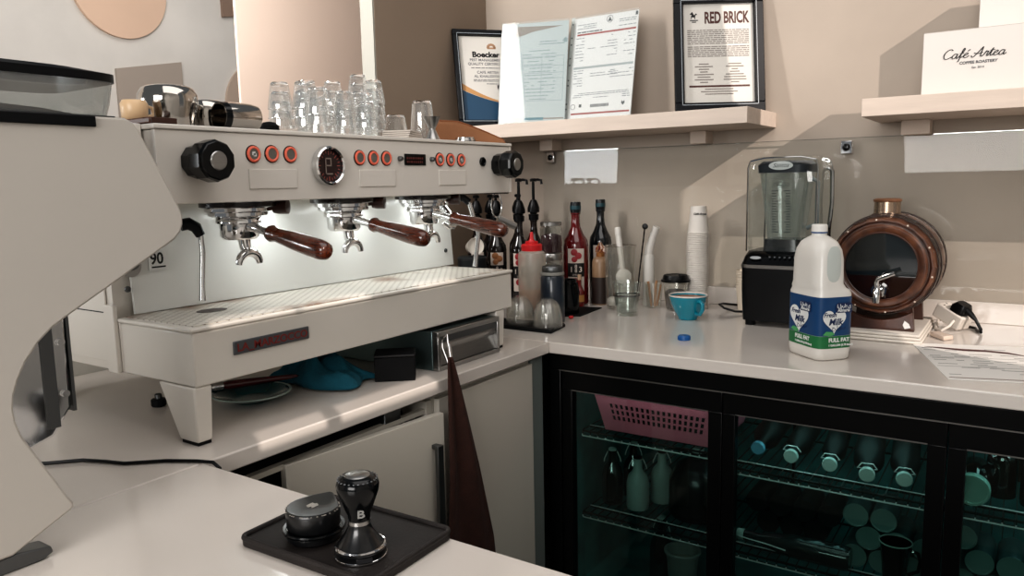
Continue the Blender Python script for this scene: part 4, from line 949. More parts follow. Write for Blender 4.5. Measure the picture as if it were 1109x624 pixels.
# ------------------------------------------------------------------ back worktop, left corner
PUMP = BLACK
BODYD = mat('syrup_dark', '#15100f', 0.12, coat=0.5)
LABK = mat('label_black', '#0d0b0c', 0.5)
LABW = mat('label_cream', '#c9bdb3', 0.6)
LABR = mat('label_red', '#8e1f28', 0.5)
CAPBK = mat('bottle_cap_black', '#101418', 0.3)
def syrup(label, x, y, bodym, fruit, pump=True, h=0.30, r=0.038, face=None, group=None, raised=1.27):
    t = thing('syrup_bottle', label, 'bottle', (x, y, Z0), 0, group)
    obj('body', MB().lathe([(0,0.002),(r*0.9,0),(r,0.005),(r,h*0.63),(r*0.94,h*0.69),(r*0.62,h*0.76),(r*0.40,h*0.83),(r*0.34,h*0.90),(r*0.34,h*0.965),(r*0.40,h*0.97),(r*0.40,h*0.985),(0,h*0.985)], n=32), bodym, t, local=True)
    fa = math.atan2(-1.773-y, 1.0725-x) if face is None else face
    A = 0.68
    def strip(nm, z0, z1, m, w=A, off=0.0, rad=r+0.0006):
        return obj(nm, MB().lathe([(rad,z0),(rad+0.0005,z0),(rad+0.0005,z1),(rad,z1),(rad,z0)], n=16, a0=fa+off-w, a1=fa+off+w), m, t, local=True)
    l0 = strip('label', h*0.15, h*0.61, LABW)
    l1 = obj('label_band', MB().lathe([(r+0.0012,h*0.31),(r+0.0016,h*0.31),(r+0.0016,h*0.455),(r+0.0012,h*0.455),(r+0.0012,h*0.31)], n=16, a0=fa-A, a1=fa+A), LABK, t, local=True)
    d = Vector((cos(fa), sin(fa), 0)); rt = Vector((-sin(fa), cos(fa), 0))
    mm = MB(); o = d*(r+0.0022)
    mm.text('1', h*0.080, frame(o - rt*0.016 + Vector((0,0,h*0.363)), rt, (0,0,1)), align='CENTER', bold=0.0003)
    mm.text('8', h*0.056, frame(o + Vector((0,0,h*0.402)), rt, (0,0,1)), align='CENTER', bold=0.0003)
    mm.text('8', h*0.056, frame(o + Vector((0,0,h*0.358)), rt, (0,0,1)), align='CENTER', bold=0.0003)
    mm.text('3', h*0.080, frame(o + rt*0.016 + Vector((0,0,h*0.363)), rt, (0,0,1)), align='CENTER', bold=0.0003)
    mm.text('SYRUP', h*0.026, frame(o + Vector((0,0,h*0.322)), rt, (0,0,1)), align='CENTER')
    obj('label_lettering', mm, LABW, l1, local=True, smooth=0)
    fm = MB()
    for (u, z, rr_) in ((-0.006, 0.572, 0.0120), (0.008, 0.535, 0.0120), (-0.005, 0.497, 0.0105), (-0.003, 0.262, 0.0125), (0.006, 0.205, 0.011)):
        Mx = frame(d*(r+0.0014)*cos(u/r) + rt*(r+0.0014)*sin(u/r) + Vector((0,0,h*z)), rt, (0,0,1))
        fm.lathe([(0,0.0022),(rr_*0.7,0.0018),(rr_,0.0008),(rr_,0)], n=14, M=Mx)
    obj('label_fruit', fm, fruit, l0, local=True)
    if pump:
        p = obj('pump_collar', MB().lathe([(0,h*0.986),(r*0.52,h*0.986),(r*0.54,h*1.055),(r*0.36,h*1.06),(r*0.36,h*1.075),(r*0.62,h*1.085),(r*0.62,h*1.14),(r*0.44,h*1.20),(r*0.30,h*1.235),(r*0.16,h*1.24),(r*0.14,h*raised),(0,h*raised)], n=20), PUMP, t, local=True)
        ph = MB(); zt = h*raised+0.0004
        ph.lathe([(0,zt),(r*0.34,zt),(r*0.36,zt+0.008),(r*0.22,zt+0.012),(0,zt+0.012)], n=16)
        if raised > 1.35: ph.tube([(0.006,0.001,zt+0.006),(0.024,-0.004,zt+0.007),(0.040,-0.008,zt+0.004),(0.042,-0.0085,zt-0.010)], 0.0048, 8)
        obj('pump_head', ph, PUMP, p, local=True)
    else:
        obj('cap', MB().lathe([(0,h*0.9855),(r*0.41,h*0.9855),(r*0.41,h*1.00),(r*0.43,h*1.005),(r*0.43,h*1.09),(r*0.40,h*1.10),(0,h*1.10)], n=24), CAPBK, t, local=True)
        obj('cap_band', MB().lathe([(r*0.435,h*1.02),(r*0.445,h*1.02),(r*0.445,h*1.06),(r*0.435,h*1.06),(r*0.435,h*1.02)], n=24), mat('cap_teal', '#20444c', 0.4), t, local=True)
    return t
SYR = [('dark syrup bottle with a black pump behind the red-capped squeeze bottle', -0.472, 0.675, mat('syrup_brown','#1a0d0a',0.15,coat=0.5), LABR),
       ('dark syrup bottle with a black pump and red fruit label left of the squeeze bottle', -0.462, 0.560, BODYD, LABR),
       ('dark syrup bottle with a black pump standing in the back row between two front ones', -0.552, 0.69, BODYD, mat('label_amber','#9a6a3a',0.5)),
       ('dark syrup bottle with a black pump and nut label seen under the third portafilter handle', -0.560, 0.555, BODYD, mat('label_nut','#8a5a34',0.5)),
       ('dark syrup bottle with a black pump nearest the left wall in the corner', -0.645, 0.64, BODYD, LABR),
       ('dark syrup bottle with a dark berry label just right of the machine splash', -0.642, 0.545, BODYD, mat('label_berry','#2a1216',0.5))]
for k_, (lab, x, y, bm_, fr_) in enumerate(SYR): syrup(lab, x, y, bm_, fr_, h=0.30, r=0.036, raised=1.46 if k_ in (0, 1) else 1.27)
RED = mat('red_syrup', '#5c0a10', 0.08, coat=0.8, emit=('#7c0d14', 0.02))  # faint glow put into the syrup colour, though it is no lamp
syrup('red fruit syrup bottle with a black cap and black-banded label on the back worktop', -0.262, 0.62, RED, LABR, pump=False, h=0.331, r=0.044)
syrup('dark syrup bottle with a black cap standing behind the red syrup bottle', -0.228, 0.745, mat('syrup_ink','#0d1216',0.12,coat=0.6), LABR, pump=False, h=0.336, r=0.041)

# hanging tag-ring tools beside the machine
t = thing('hanging_scoop', 'steel ring with a small cylinder hanging from the right end of the machine', 'scoop', (-0.15, -0.03, 1.25))
obj('ring', MB().tube([(-0.15+0.006*cos(a), -0.026+0.016*cos(a), 1.275+0.034*sin(a)) for a in [2*PI*i/20 for i in range(20)]], 0.0022, 8, closed=True), CHROME, t)
obj('cylinder', MB().cyl((-0.150,-0.022,1.2385),(-0.118,0.018,1.214),0.010,18), STEEL, t)
obj('hook', MB().tube([(-0.15,-0.030,1.3085),(-0.15,-0.056,1.318),(-0.15,-0.0565,1.335)], 0.002, 6), CHROME, t)
t = thing('white_cup', 'small white cup tipped on its side in front of the syrup bottles', 'cup', (-0.55, 0.45, Z0))
ax = Vector((0.72,-0.66,0.22)).normalized()
c0 = Vector((-0.60,0.42,Z0+0.1205))
tb = thing('dark_canister', 'dark grey canister behind the right end of the machine drip tray', 'canister', (-0.585, 0.435, Z0))
obj('body', MB().lathe([(0,0),(0.05,0),(0.052,0.003),(0.052,0.165),(0,0.165)], n=32), mat('canister_dark', '#1b1f22', 0.5), tb, local=True)
obj('lid', MB().lathe([(0,0.1655),(0.053,0.1655),(0.053,0.172),(0.048,0.176),(0,0.176)], n=32), mat('canister_lid', '#2b2f31', 0.4), tb, local=True)
t.location = (-0.575, 0.43, Z0+0.177)
M = Matrix.Translation((0,0,0.0335)) @ Vector((0.80,-0.58,0.15)).to_track_quat('Z','Y').to_matrix().to_4x4()
obj('body', MB().lathe([(0,-0.03),(0.018,-0.03),(0.022,-0.025),(0.031,0.03),(0.0295,0.03),(0.0205,-0.022),(0,-0.024)], n=32, M=M), mat('cup_white', '#cdc7bd', 0.35), t, local=True)
obj('contents', MB().lathe([(0,0.022),(0.0288,0.0255),(0,0.018)], n=28, M=M), mat('cup_fill', '#d9d4ca', 0.6), t, local=True)

# black tray with nested dome lids
t = thing('drip_mat', 'flat black tray carrying the two stacks of clear domes', 'tray', (-0.17, 0.155, Z0))
obj('plate', MB().prism([(-0.296,0.105),(-0.054,0.098),(-0.0745,0.216),(-0.305,0.205)],'XY',Z0,Z0+0.008), BLACKM, t, bevel=0.002)
obj('rim', MB().tube([(-0.292,0.108,Z0+0.0095),(-0.0575,0.101,Z0+0.0095),(-0.0775,0.2125,Z0+0.0095),(-0.301,0.2015,Z0+0.0095)], 0.0018, 6, closed=True), BLACK, t)
DOME = clear('dome_clear', '#fbfbfa', 0.7, 0.04, body='#d9d6ce', bodyw=0.07)
def dome(label):
    t = thing('dome_lid', label, 'lid', (0,0,0), 0, 'clear dome lids stacked on the black tray')
    pr = [(0.0440,0.0),(0.0440,0.003)]
    r_, z_ = 0.0432, 0.003
    for k in range(9):
        a = (k+1)/9*PI/2*0.80
        rr_, zz = 0.0432*cos(a)**0.8, 0.003+0.062*sin(a)
        pr += [(rr_+0.0006, zz-0.001), (rr_, zz)]
    pr += [(0.012, 0.0645),(0,0.0648)]
    obj('shell', MB().lathe(pr, n=36), DOME, t, local=True, smooth=20)
    return t
dp_ = None
for sx_, sy_, lab in ((-0.098, 0.152, 'right-hand stack on the black tray'), (-0.200, 0.158, 'left-hand stack on the black tray')):
    for k in range(5):
        lb_ = (f'clear ribbed dome lid, {ordw(4-k)} down in the {lab}').replace('topmost down in', 'topmost of')
        if dp_ is None: dp_ = dome(lb_); dp_.location = (sx_, sy_, Z0+0.0085)
        else: dup(dp_, (sx_, sy_, Z0+0.0085+k*0.0052), 0.0, lb_)
# squeeze bottle
t = thing('squeeze_bottle', 'cloudy squeeze bottle with a red nozzle cap and tan sauce', 'bottle', (-0.238, 0.290, Z0))
SQ = clear('squeeze_clear', '#f0ebe3', 0.2, 0.04, body='#d9d3c9', bodyw=0.40, rough=0.3)
obj('body', MB().lathe([(0,0.001),(0.042,0),(0.0445,0.004),(0.0445,0.20),(0.0425,0.213),(0.034,0.2195),(0,0.2195)], n=40), SQ, t, local=True)
obj('sauce', MB().lathe([(0,0.003),(0.041,0.003),(0.0425,0.006),(0.0425,0.088),(0,0.090)], n=36), mat('sauce_tan', '#c08a5e', 0.5), t, local=True)
RC = mat('red_cap', '#c8252a', 0.35)
cp_ = obj('cap', MB().lathe([(0,0.2197),(0.0330,0.2197),(0.0335,0.222),(0.0335,0.238),(0.030,0.241),(0.0205,0.241),(0.0205,0.248),(0.018,0.250),(0,0.250)], n=40), RC, t, local=True)
obj('nozzle', MB().lathe([(0,0.2502),(0.0115,0.2502),(0.0065,0.257),(0.0048,0.276),(0.003,0.279),(0,0.279)], n=24), RC, cp_, local=True)
# tub of tan jam beside it
# navy filled jar
t = thing('lidded_jar', 'jar of dark navy contents with a dull metal lid beside the squeeze bottle', 'jar', (-0.152, 0.272, Z0))
obj('body', MB().lathe([(0,0),(0.036,0),(0.0375,0.003),(0.0375,0.140),(0.033,0.148),(0,0.148)], n=36), mat('navy_fill', '#18222e', 0.3, coat=0.4), t, local=True)
obj('neck', MB().lathe([(0,0.1485),(0.0365,0.1485),(0.0375,0.151),(0.0365,0.158),(0,0.158)], n=36), mat('jar_rim_grey', '#8b8a85', 0.4), t, local=True)
obj('lid', MB().lathe([(0,0.1583),(0.032,0.1583),(0.0325,0.160),(0.0325,0.172),(0.030,0.176),(0.022,0.177),(0,0.174)], n=36), STEELD, t, local=True)
# two glass jars stacked
JAR = clear('jar_glass', '#f3f6f5', 0.8, 0.07)
def gjar(label, x, y, z, h, r, fillm, fillh):
    t = thing('storage_jar', label, 'jar', (x, y, z))
    obj('glass_wall', MB().lathe([(0,0),(r*0.95,0),(r,0.004),(r,h*0.80),(r*0.90,h*0.86),(r*0.90,h*0.88)], n=36), JAR, t, local=True)
    obj('contents', MB().lathe([(0,0.003),(r*0.90,0.003),(r*0.93,0.006),(r*0.93,fillh),(r*0.5,fillh+0.006),(0,fillh+0.003)], n=28), fillm, t, local=True)
    obj('lid', MB().lathe([(0,h*0.882),(r*0.96,h*0.882),(r*0.98,h*0.89),(r*0.98,h*0.985),(r*0.93,h),(0,h)], n=40), STEEL, t, local=True)
gjar('glass jar with a steel lid and dark contents, lower one behind the squeeze bottle', -0.300, 0.515, Z0, 0.19, 0.038, mat('jar_dark', '#191314', 0.7), 0.12)
gjar('glass jar of dark red berries with a steel lid, stacked on the other jar', -0.302, 0.517, Z0+0.1905, 0.108, 0.038, mat('jar_berry', '#34121a', 0.8, bump=0.8, bscale=90), 0.060)
# amber bottle with tan top
t = thing('sauce_bottle', 'tan-topped sauce bottle with a dark label right of the red syrup', 'bottle', (-0.183, 0.655, Z0))
obj('body', MB().lathe([(0,0),(0.028,0),(0.030,0.003),(0.030,0.150),(0.026,0.162),(0.015,0.170),(0,0.170)], n=32), mat('caramel', '#8a7058', 0.35), t, local=True)
obj('label', MB().lathe([(0.0302,0.004),(0.0308,0.004),(0.0308,0.098),(0.0302,0.098),(0.0302,0.004)], n=32), mat('label_umber', '#2c201c', 0.5), t, local=True)
cp_ = obj('cap', MB().lathe([(0,0.1702),(0.0145,0.1702),(0.0145,0.182),(0.010,0.186),(0,0.186)], n=24), mat('cap_amber', '#8a5c34', 0.3), t, local=True)
fo = MB()
for k in range(5):
    a = 2*PI*k/5; fo.tube([(0.014*cos(a),0.014*sin(a),0.186),(0.012*cos(a+0.5),0.012*sin(a+0.5),0.20),(0.003*cos(a),0.003*sin(a),0.222-0.004*(k%2))],[0.004,0.0035,0.001],6)
obj('twist_wrap', fo, clear('wrap_clear', '#e3c4a2', 0.6, 0.15, body='#c98d5a', bodyw=0.35), cp_, local=True)
# black mat with pitcher and miniature bottle
t = thing('square_mat', 'thin square black mat beside the red syrup bottle', 'mat', (-0.165, 0.44, Z0))
obj('mat_sheet', MB().prism([(-0.210,0.343),(-0.120,0.392),(-0.135,0.572),(-0.245,0.545)],'XY',Z0,Z0+0.003), BLACKM, t)
obj('stitching', MB().tube([(-0.206,0.350,Z0+0.0036),(-0.1245,0.396,Z0+0.0036),(-0.139,0.566,Z0+0.0036),(-0.239,0.541,Z0+0.0036)],0.0006,5,closed=True), INKD, t)
t = thing('black_pitcher', 'small black milk pitcher with a handle on the square black mat', 'pitcher', (-0.183, 0.42, Z0+0.0035))
obj('body', MB().lathe([(0,0),(0.036,0),(0.038,0.004),(0.038,0.05),(0.029,0.095),(0.031,0.112),(0.029,0.112),(0.027,0.095),(0.035,0.05),(0.034,0.006),(0,0.004)], n=36), BLACKG, t, local=True)
obj('handle', MB().tube([(0.029*0.85,-0.029*0.4,0.104),(0.052*0.85,-0.052*0.35,0.103),(0.060*0.85,-0.06*0.35,0.075),(0.055*0.85,-0.055*0.35,0.04),(0.036*0.9,-0.036*0.4,0.028)],0.0048,8), BLACKG, t, local=True)
t = thing('miniature_bottle', 'tiny red liqueur bottle in front of the red syrup bottle', 'bottle', (-0.222, 0.573, Z0))
obj('body', MB().lathe([(0,0),(0.015,0),(0.017,0.002),(0.017,0.050),(0.012,0.062),(0.0065,0.075),(0.006,0.094),(0,0.094)], n=24), mat('mini_red', '#6a1512', 0.12, coat=0.6), t, local=True)
obj('label', MB().lathe([(0.0172,0.018),(0.0177,0.018),(0.0177,0.042),(0.0172,0.042),(0.0172,0.018)], n=16, a0=-1.6, a1=0.1), mat('label_ochre', '#b08048', 0.5), t, local=True)
obj('cap', MB().lathe([(0,0.0942),(0.007,0.0942),(0.007,0.112),(0,0.113)], n=16), mat('cap_ivory', '#b99a80', 0.4), t, local=True)
tag(obj('berry', MB().lathe([(0,0),(0.006,0.001),(0.009,0.005),(0.006,0.009),(0,0.010)], c=(-0.128,0.345,Z0), n=14), RC), 'single red berry on the worktop beside the black mat', 'berry', at=(-0.128,0.345,Z0))

# clear container with white utensils
PL = clear('container_clear', '#fafaf8', 0.8, 0.05, body='#dcd9d3', bodyw=0.05)
t = thing('clear_container', 'tall clear container holding white utensils on the back worktop', 'container', (-0.078, 0.600, Z0))
obj('wall', MB().lathe([(0,0.003),(0.047,0.003),(0.0485,0.006),(0.0545,0.214),(0.0530,0.214),(0.047,0.008),(0,0.005)], n=44), PL, t, local=True)
obj('rim', MB().lathe([(0.0532,0.2142),(0.0556,0.2142),(0.0556,0.217),(0.0532,0.217),(0.0532,0.2142)], n=44), clear('rim_clear','#dcdad5',0.9,0.3), t, local=True)
UT = mat('utensil_white', '#cbc8c2', 0.4)
t = thing('white_scoop', 'white round scoop standing in the clear container', 'scoop', (-0.085, 0.605, Z0+0.010))
a = Vector((-0.062,0.600,Z0+0.075)); e = Vector((-0.100,0.622,Z0+0.278))
obj('handle', MB().rod([(0,0),(0.010,0),(0.0095,0.10),(0.0105,0.150),(0.0105,(e-a).length-0.028),(0,(e-a).length-0.028)], a, e), UT, t)
d = (e-a).normalized()
obj('handle_tip', MB().rod([(0,0),(0.0108,0),(0.0108,0.022),(0.009,0.026),(0,0.026)], e-d*0.0275, e), UT, t)
nv = Vector((0.45,-0.89,0.05)).normalized()
obj('bowl', MB().rod([(0,0),(0.020,0.001),(0.026,0.006),(0.0265,0.010),(0.020,0.013),(0,0.014)], Vector((-0.062,0.592,Z0+0.112)), Vector((-0.062,0.592,Z0+0.112))+nv, n=30), UT, t)
t = thing('white_scoop', 'small white measuring scoop lying at the bottom of the clear container', 'scoop', (-0.09, 0.59, Z0+0.008))
obj('bowl', MB().lathe([(0,0),(0.016,0.002),(0.021,0.012),(0.020,0.022),(0.012,0.030),(0,0.031)], c=(-0.098,0.585,Z0+0.010), n=24), UT, t)
obj('handle', MB().cyl((-0.076,0.585,Z0+0.022),(-0.048,0.592,Z0+0.026),0.004,12), UT, t)
t = thing('angled_dispenser', 'white dispenser bottle with a bent neck behind the clear container', 'bottle', (-0.018, 0.700, Z0))
dd = MB(); 
obj('body', MB().lathe([(0,0),(0.019,0),(0.0195,0.002),(0.0195,0.170),(0.017,0.180),(0,0.180)], n=28, c=(-0.018,0.700,Z0)), UT, t)
obj('neck', MB().tube([(-0.018,0.700,Z0+0.1802),(-0.014,0.700,Z0+0.205),(-0.001,0.699,Z0+0.245)], [0.0155,0.0145,0.0125], 20), UT, t)
obj('neck_cap', MB().tube([(-0.0005,0.699,Z0+0.2462),(0.012,0.698,Z0+0.276)], [0.0132,0.0125], 20), UT, t)
t = thing('bar_spoon', 'dark twisted bar spoon leaning behind the clear container', 'spoon', (-0.045, 0.662, Z0+0.001))
sp = []
for k in range(24): sp.append((-0.052+0.032*k/23, 0.668+0.004*k/23, Z0+0.004+0.272*k/23))
obj('stem', MB().tube(sp, [0.0022+0.0006*(k%2) for k in range(24)], 6), BLACKG, t)
obj('disc', MB().rod([(0,0),(0.008,0.001),(0.0105,0.004),(0.008,0.008),(0,0.009)], (-0.0200,0.6715,Z0+0.277), (-0.012,0.660,Z0+0.282)), BLACKG, t)
# water glass
t = thing('water_glass', 'clear glass of water in front of the clear container', 'glass', (-0.001, 0.488, Z0))
obj('glass_wall', MB().lathe([(0,0.0),(0.033,0.0),(0.034,0.003),(0.0475,0.110),(0.0460,0.110),(0.0325,0.010),(0,0.009)], n=48), clear('water_glass_wall','#fafcfb',0.9,0.05), t, local=True)
obj('water', MB().lathe([(0,0.010),(0.0315,0.0105),(0.0390,0.066),(0,0.066)], n=40), clear('water_clear','#eef1f0',0.8,0.06), t, local=True)
obj('printed_ring', MB().lathe([(0.0400,0.066),(0.0430,0.0645),(0.0433,0.0670),(0.0405,0.069),(0.0400,0.066)], n=40), clear('ring_dark','#6d7478',0.6,0.2), t, local=True)
# cup of stirrers and the lidded clear cup
t = thing('stirrer_cup', 'short clear cup of wooden stirrers left of the black-lidded cup', 'cup', (0.016, 0.668, Z0))
obj('wall', MB().lathe([(0,0.002),(0.024,0.002),(0.032,0.088),(0.0312,0.088),(0.0232,0.004),(0,0.003)], n=32), PL, t, local=True)
random.seed(5)
WS = mat('stirrer_wood', '#b0835a', 0.7, noise=0.15, nscale=20)
STL = ['front left','front right','rear left','rear right','middle']
for k, lb_ in enumerate(STL):
    a = 0.5 + k*1.25; x0, y0 = 0.016+0.010*cos(a), 0.668+0.010*sin(a)
    tag(obj('stirrer', MB().tube([(x0,y0,Z0+0.006),(x0+0.014*cos(a),y0+0.014*sin(a),Z0+0.080+0.004*k)], 0.0032, 6), WS), f'wooden stirrer in the short clear cup, {lb_} one', 'stirrer', 'wooden stirrers in the short clear cup', at=(x0,y0,Z0+0.0055))
t = thing('lidded_cup', 'clear takeaway cup with a black sip lid behind the teal cup', 'cup', (0.097, 0.660, Z0))
obj('wall', MB().lathe([(0,0.002),(0.031,0.002),(0.043,0.098),(0.0422,0.098),(0.0302,0.004),(0,0.003)], n=40), PL, t, local=True)
obj('contents', MB().lathe([(0,0.0045),(0.0298,0.0045),(0.0355,0.060),(0.025,0.068),(0.010,0.058),(0,0.062)], n=24), mat('cup_beans', '#2b1a14', 0.7, noise=0.5, nscale=60), t, local=True)
lid = obj('lid', MB().lathe([(0,0.1165),(0.036,0.1165),(0.0385,0.1185),(0.0405,0.115),(0.0435,0.104),(0.0480,0.102),(0.0485,0.098),(0.0480,0.096),(0.0440,0.0985),(0.042,0.1055),(0,0.1075)], n=44), BLACK, t, local=True)
obj('sip_tab', MB().box(0.012,0.030,-0.006,0.006,0.1175,0.1215), BLACKG, lid, local=True)
# coffee cup
t = thing('coffee_cup', 'teal cappuccino cup of coffee with a white rim on the back worktop', 'cup', (0.200, 0.508, Z0), -0.62)
TC = mat('cup_teal', '#0e7f93', 0.18, coat=0.6); CW = mat('cup_inner_white', '#d6d0c8', 0.25, coat=0.4)
obj('body', MB().lathe([(0,0.001),(0.026,0.001),(0.027,0.0),(0.029,0.001),(0.030,0.006),(0.044,0.028),(0.054,0.052),(0.0592,0.074),(0.0575,0.074),(0.052,0.053),(0.041,0.030),(0.026,0.010),(0,0.009)], n=52), TC, t, local=True)
obj('rim', MB().lathe([(0.0568,0.0745),(0.0598,0.0743),(0.0605,0.0765),(0.0592,0.0785),(0.0570,0.0775),(0.0568,0.0745)], n=52), CW, t, local=True)
obj('coffee', MB().lathe([(0,0.0685),(0.0555,0.0685),(0.0563,0.0695),(0,0.0698)], n=44), mat('coffee_crema', '#9a5e36', 0.4, noise=0.5, nscale=30, dark='#5a2c14'), t, local=True)
obj('handle', MB().tube([(0.051,0,0.060),(0.066,0,0.064),(0.078,0,0.056),(0.078,0,0.040),(0.066,0,0.024),(0.044,0,0.0225)], [0.006,0.0062,0.0062,0.0062,0.006,0.006], 12), TC, t, local=True)
# blue milk cap
t = thing('blue_disc', 'blue plastic bottle cap lying on the back worktop', 'lid', (0.308, 0.199, Z0))
obj('cap_shell', MB().lathe([(0,0.0125),(0.014,0.0125),(0.016,0.010),(0.0165,0.0),(0.015,0.0),(0.0145,0.009),(0,0.010)], n=40), mat('cap_blue_deep', '#1c5a97', 0.4), t, local=True)
rb = MB()
for k in range(32): a = 2*PI*k/32; rb.box(0.0163,0.0171,-0.0005,0.0005,0.001,0.0095, M=Matrix.Rotation(a,4,'Z'))
obj('ridges', rb, mat('cap_blue_deep', '#1c5a97', 0.4), t, local=True)
# tall stack of paper cups
PC = mat('paper_cup', '#d6d1ca', 0.6)
cup0 = None; N = 37; PT = 0.0071
def paper_cup(label, name='paper_cup', group='paper cups in the tall stack'):
    t = thing(name, label, 'cup', (0,0,0), 0, group)
    obj('wall', MB().lathe([(0.0345,0.0015),(0.0258,0.088),(0.0250,0.090),(0.0245,0.087),(0,0.087)], n=28), PC, t, local=True)
    obj('rim', MB().lathe([(0.0347,0.0),(0.0372,0.0006),(0.0378,0.0018),(0.0370,0.0030),(0.0346,0.0032),(0.0347,0.0)], n=28), PC, t, local=True)
    return t
for k in range(N):
    lb_ = f'white paper cup, {ordw(N-1-k)} down in the tall upturned stack by the wall'
    if k == N-1: lb_ = 'white paper cup with black script at the very top of the tall upturned stack'
    if cup0 is None: cup0 = paper_cup(lb_); cup0.location = (0.150, 0.722, Z0)
    else: last = dup(cup0, (0.150+0.0012*sin(k*0.4), 0.722, Z0+k*PT), 0.1*k, lb_)
lz = Z0+(N-1)*PT
fa = math.atan2(-1.773-0.722, 1.0725-0.150); d = Vector((cos(fa), sin(fa), 0)); rt = Vector((-sin(fa), cos(fa), 0))
lm = MB(); o_ = Vector(last.location) + d*0.0293 + Vector((0,0,0.062))
lm.text('Café Artea', 0.0095, frame(o_ + rt*0.004, rt, Vector((0,0,1))-d*0.1), align='CENTER', shear=0.35, bold=0.0003)
last.rotation_euler = (0,0,0)
obj('cup_lettering', lm, INKD, last, smooth=0)
# short stack of cups left of the blender
cup1 = None
for k in range(7):
    lb_ = f'cream paper cup, {ordw(6-k)} down in the short stack left of the blender'.replace('topmost down in', 'topmost of')
    if cup1 is None:
        cup1 = thing('small_cup', lb_, 'cup', (0.300, 0.765, Z0), 0, 'cream cups in the short stack')
        obj('wall', MB().lathe([(0,0.004),(0.022,0.004),(0.0225,0.0),(0.0295,0.076)], n=28), mat('cream_cup', '#cfc3b2', 0.6), cup1, local=True)
        obj('rim', MB().lathe([(0.0297,0.0755),(0.0312,0.0763),(0.0316,0.078),(0.0308,0.0795),(0.0296,0.079),(0.0297,0.0755)], n=28), mat('cream_cup', '#cfc3b2', 0.6), cup1, local=True)
    else: dup(cup1, (0.300, 0.765, Z0+k*0.0088), 0.2*k, lb_)
# blender cord
cb = MB().tube([(0.355,0.705,Z0+0.004),(0.335,0.690,Z0+0.005),(0.30,0.665,Z0+0.008),(0.262,0.668,Z0+0.016),(0.235,0.700,Z0+0.022),(0.232,0.745,Z0+0.018),(0.25,0.80,Z0+0.008),(0.27,0.815,Z0+0.004)], 0.0036, 8)
tag(obj('looped_cord', cb, BLACK), 'black power cord looping out from behind the blender', 'cord', at=(0.3,0.68,Z0))

# ------------------------------------------------------------------ blender
bl = thing('blender', 'black commercial blender under a clear sound enclosure on the back worktop', 'blender', (0.465, 0.580, Z0))
R4 = lambda x0,x1,y0,y1,z,e=8: ((x0+x1)/2,(y0+y1)/2,z,(x1-x0)/2,(y1-y0)/2,e)
mb = MB(); mb.loft([R4(0.372,0.560,0.483,0.685,Z0+0.016),R4(0.368,0.562,0.480,0.688,Z0+0.10),R4(0.367,0.563,0.480,0.688,Z0+0.172)], n=44)
obj('base', mb, BLACK, bl)
obj('chrome_band', MB().loft([R4(0.3655,0.5645,0.4775,0.689,Z0+0.1725),R4(0.365,0.565,0.477,0.6895,Z0+0.1825)], n=44), STEEL, bl)
pn = MB(); pn.loft([R4(0.367,0.563,0.479,0.688,Z0+0.183),R4(0.370,0.561,0.497,0.688,Z0+0.203),R4(0.376,0.556,0.520,0.686,Z0+0.219)], n=44)
pno = obj('control_deck', pn, BLACKG, bl)
for x in (0.395,0.535):
    for y in (0.51,0.66): obj('foot', MB().lathe([(0,0),(0.014,0),(0.015,0.0155),(0,0.0155)], c=(x,y,Z0), n=18), BLACKM, bl)
Mf = frame((0.412,0.4905,Z0+0.202), (1,0,0.0), (0,0.7,0.62))
bdg = MB(); bdg.prism([(0.016*cos(2*PI*i/24),0.006*sin(2*PI*i/24)) for i in range(24)],'XY',0.0,0.0012, M=Mf)
obj('deck_badge', bdg, mat('badge_pale','#9fa3a4',0.4), pno)
dk_ = MB()
for k in range(7): dk_.lathe([(0,0.0010),(0.003,0.0008),(0.0034,0)], n=10, M=frame((0.452+0.014*k,0.4935,Z0+0.2055),(1,0,0),(0,0.7,0.62)))
obj('deck_keys', dk_, mat('key_grey','#4b4f52',0.4), pno)
# enclosure shell
ENC = clear('enclosure_clear', '#f4f7f6', 0.85, 0.05, rough=0.04)
en = MB(); zb_ = Z0+0.221
en.loft([R4(0.378,0.578,0.500,0.690,zb_,9),R4(0.377,0.580,0.498,0.692,Z0+0.42,9),R4(0.377,0.580,0.498,0.692,Z0+0.470,8),R4(0.383,0.574,0.504,0.686,Z0+0.486,7),R4(0.396,0.561,0.517,0.673,Z0+0.494,6)], n=56, cap=False)
en.loft([R4(0.396,0.561,0.517,0.673,Z0+0.4945,6),R4(0.41,0.547,0.53,0.66,Z0+0.496,6)], n=56)
eo = obj('sound_enclosure', en, ENC, bl)
ed = MB()
for x,y in ((0.381,0.502),(0.576,0.502),(0.381,0.688),(0.576,0.688)): ed.tube([(x,y,zb_),(x,y,Z0+0.465),(x+(0.006 if x<0.45 else -0.006),y,Z0+0.482)],0.0022,6)
ed.tube([(0.387,0.503,Z0+0.483),(0.43,0.503,Z0+0.4915),(0.53,0.503,Z0+0.4915),(0.570,0.503,Z0+0.483)],0.002,6)
obj('enclosure_edges', ed, clear('edge_grey','#7f8888',0.8,0.35), eo)
obj('hinge_handle', MB().tube([(0.5815,0.60,Z0+0.46),(0.594,0.60,Z0+0.45),(0.596,0.60,Z0+0.36),(0.586,0.60,Z0+0.24)],0.006,8), clear('handle_grey','#8d9696',0.8,0.3), eo)
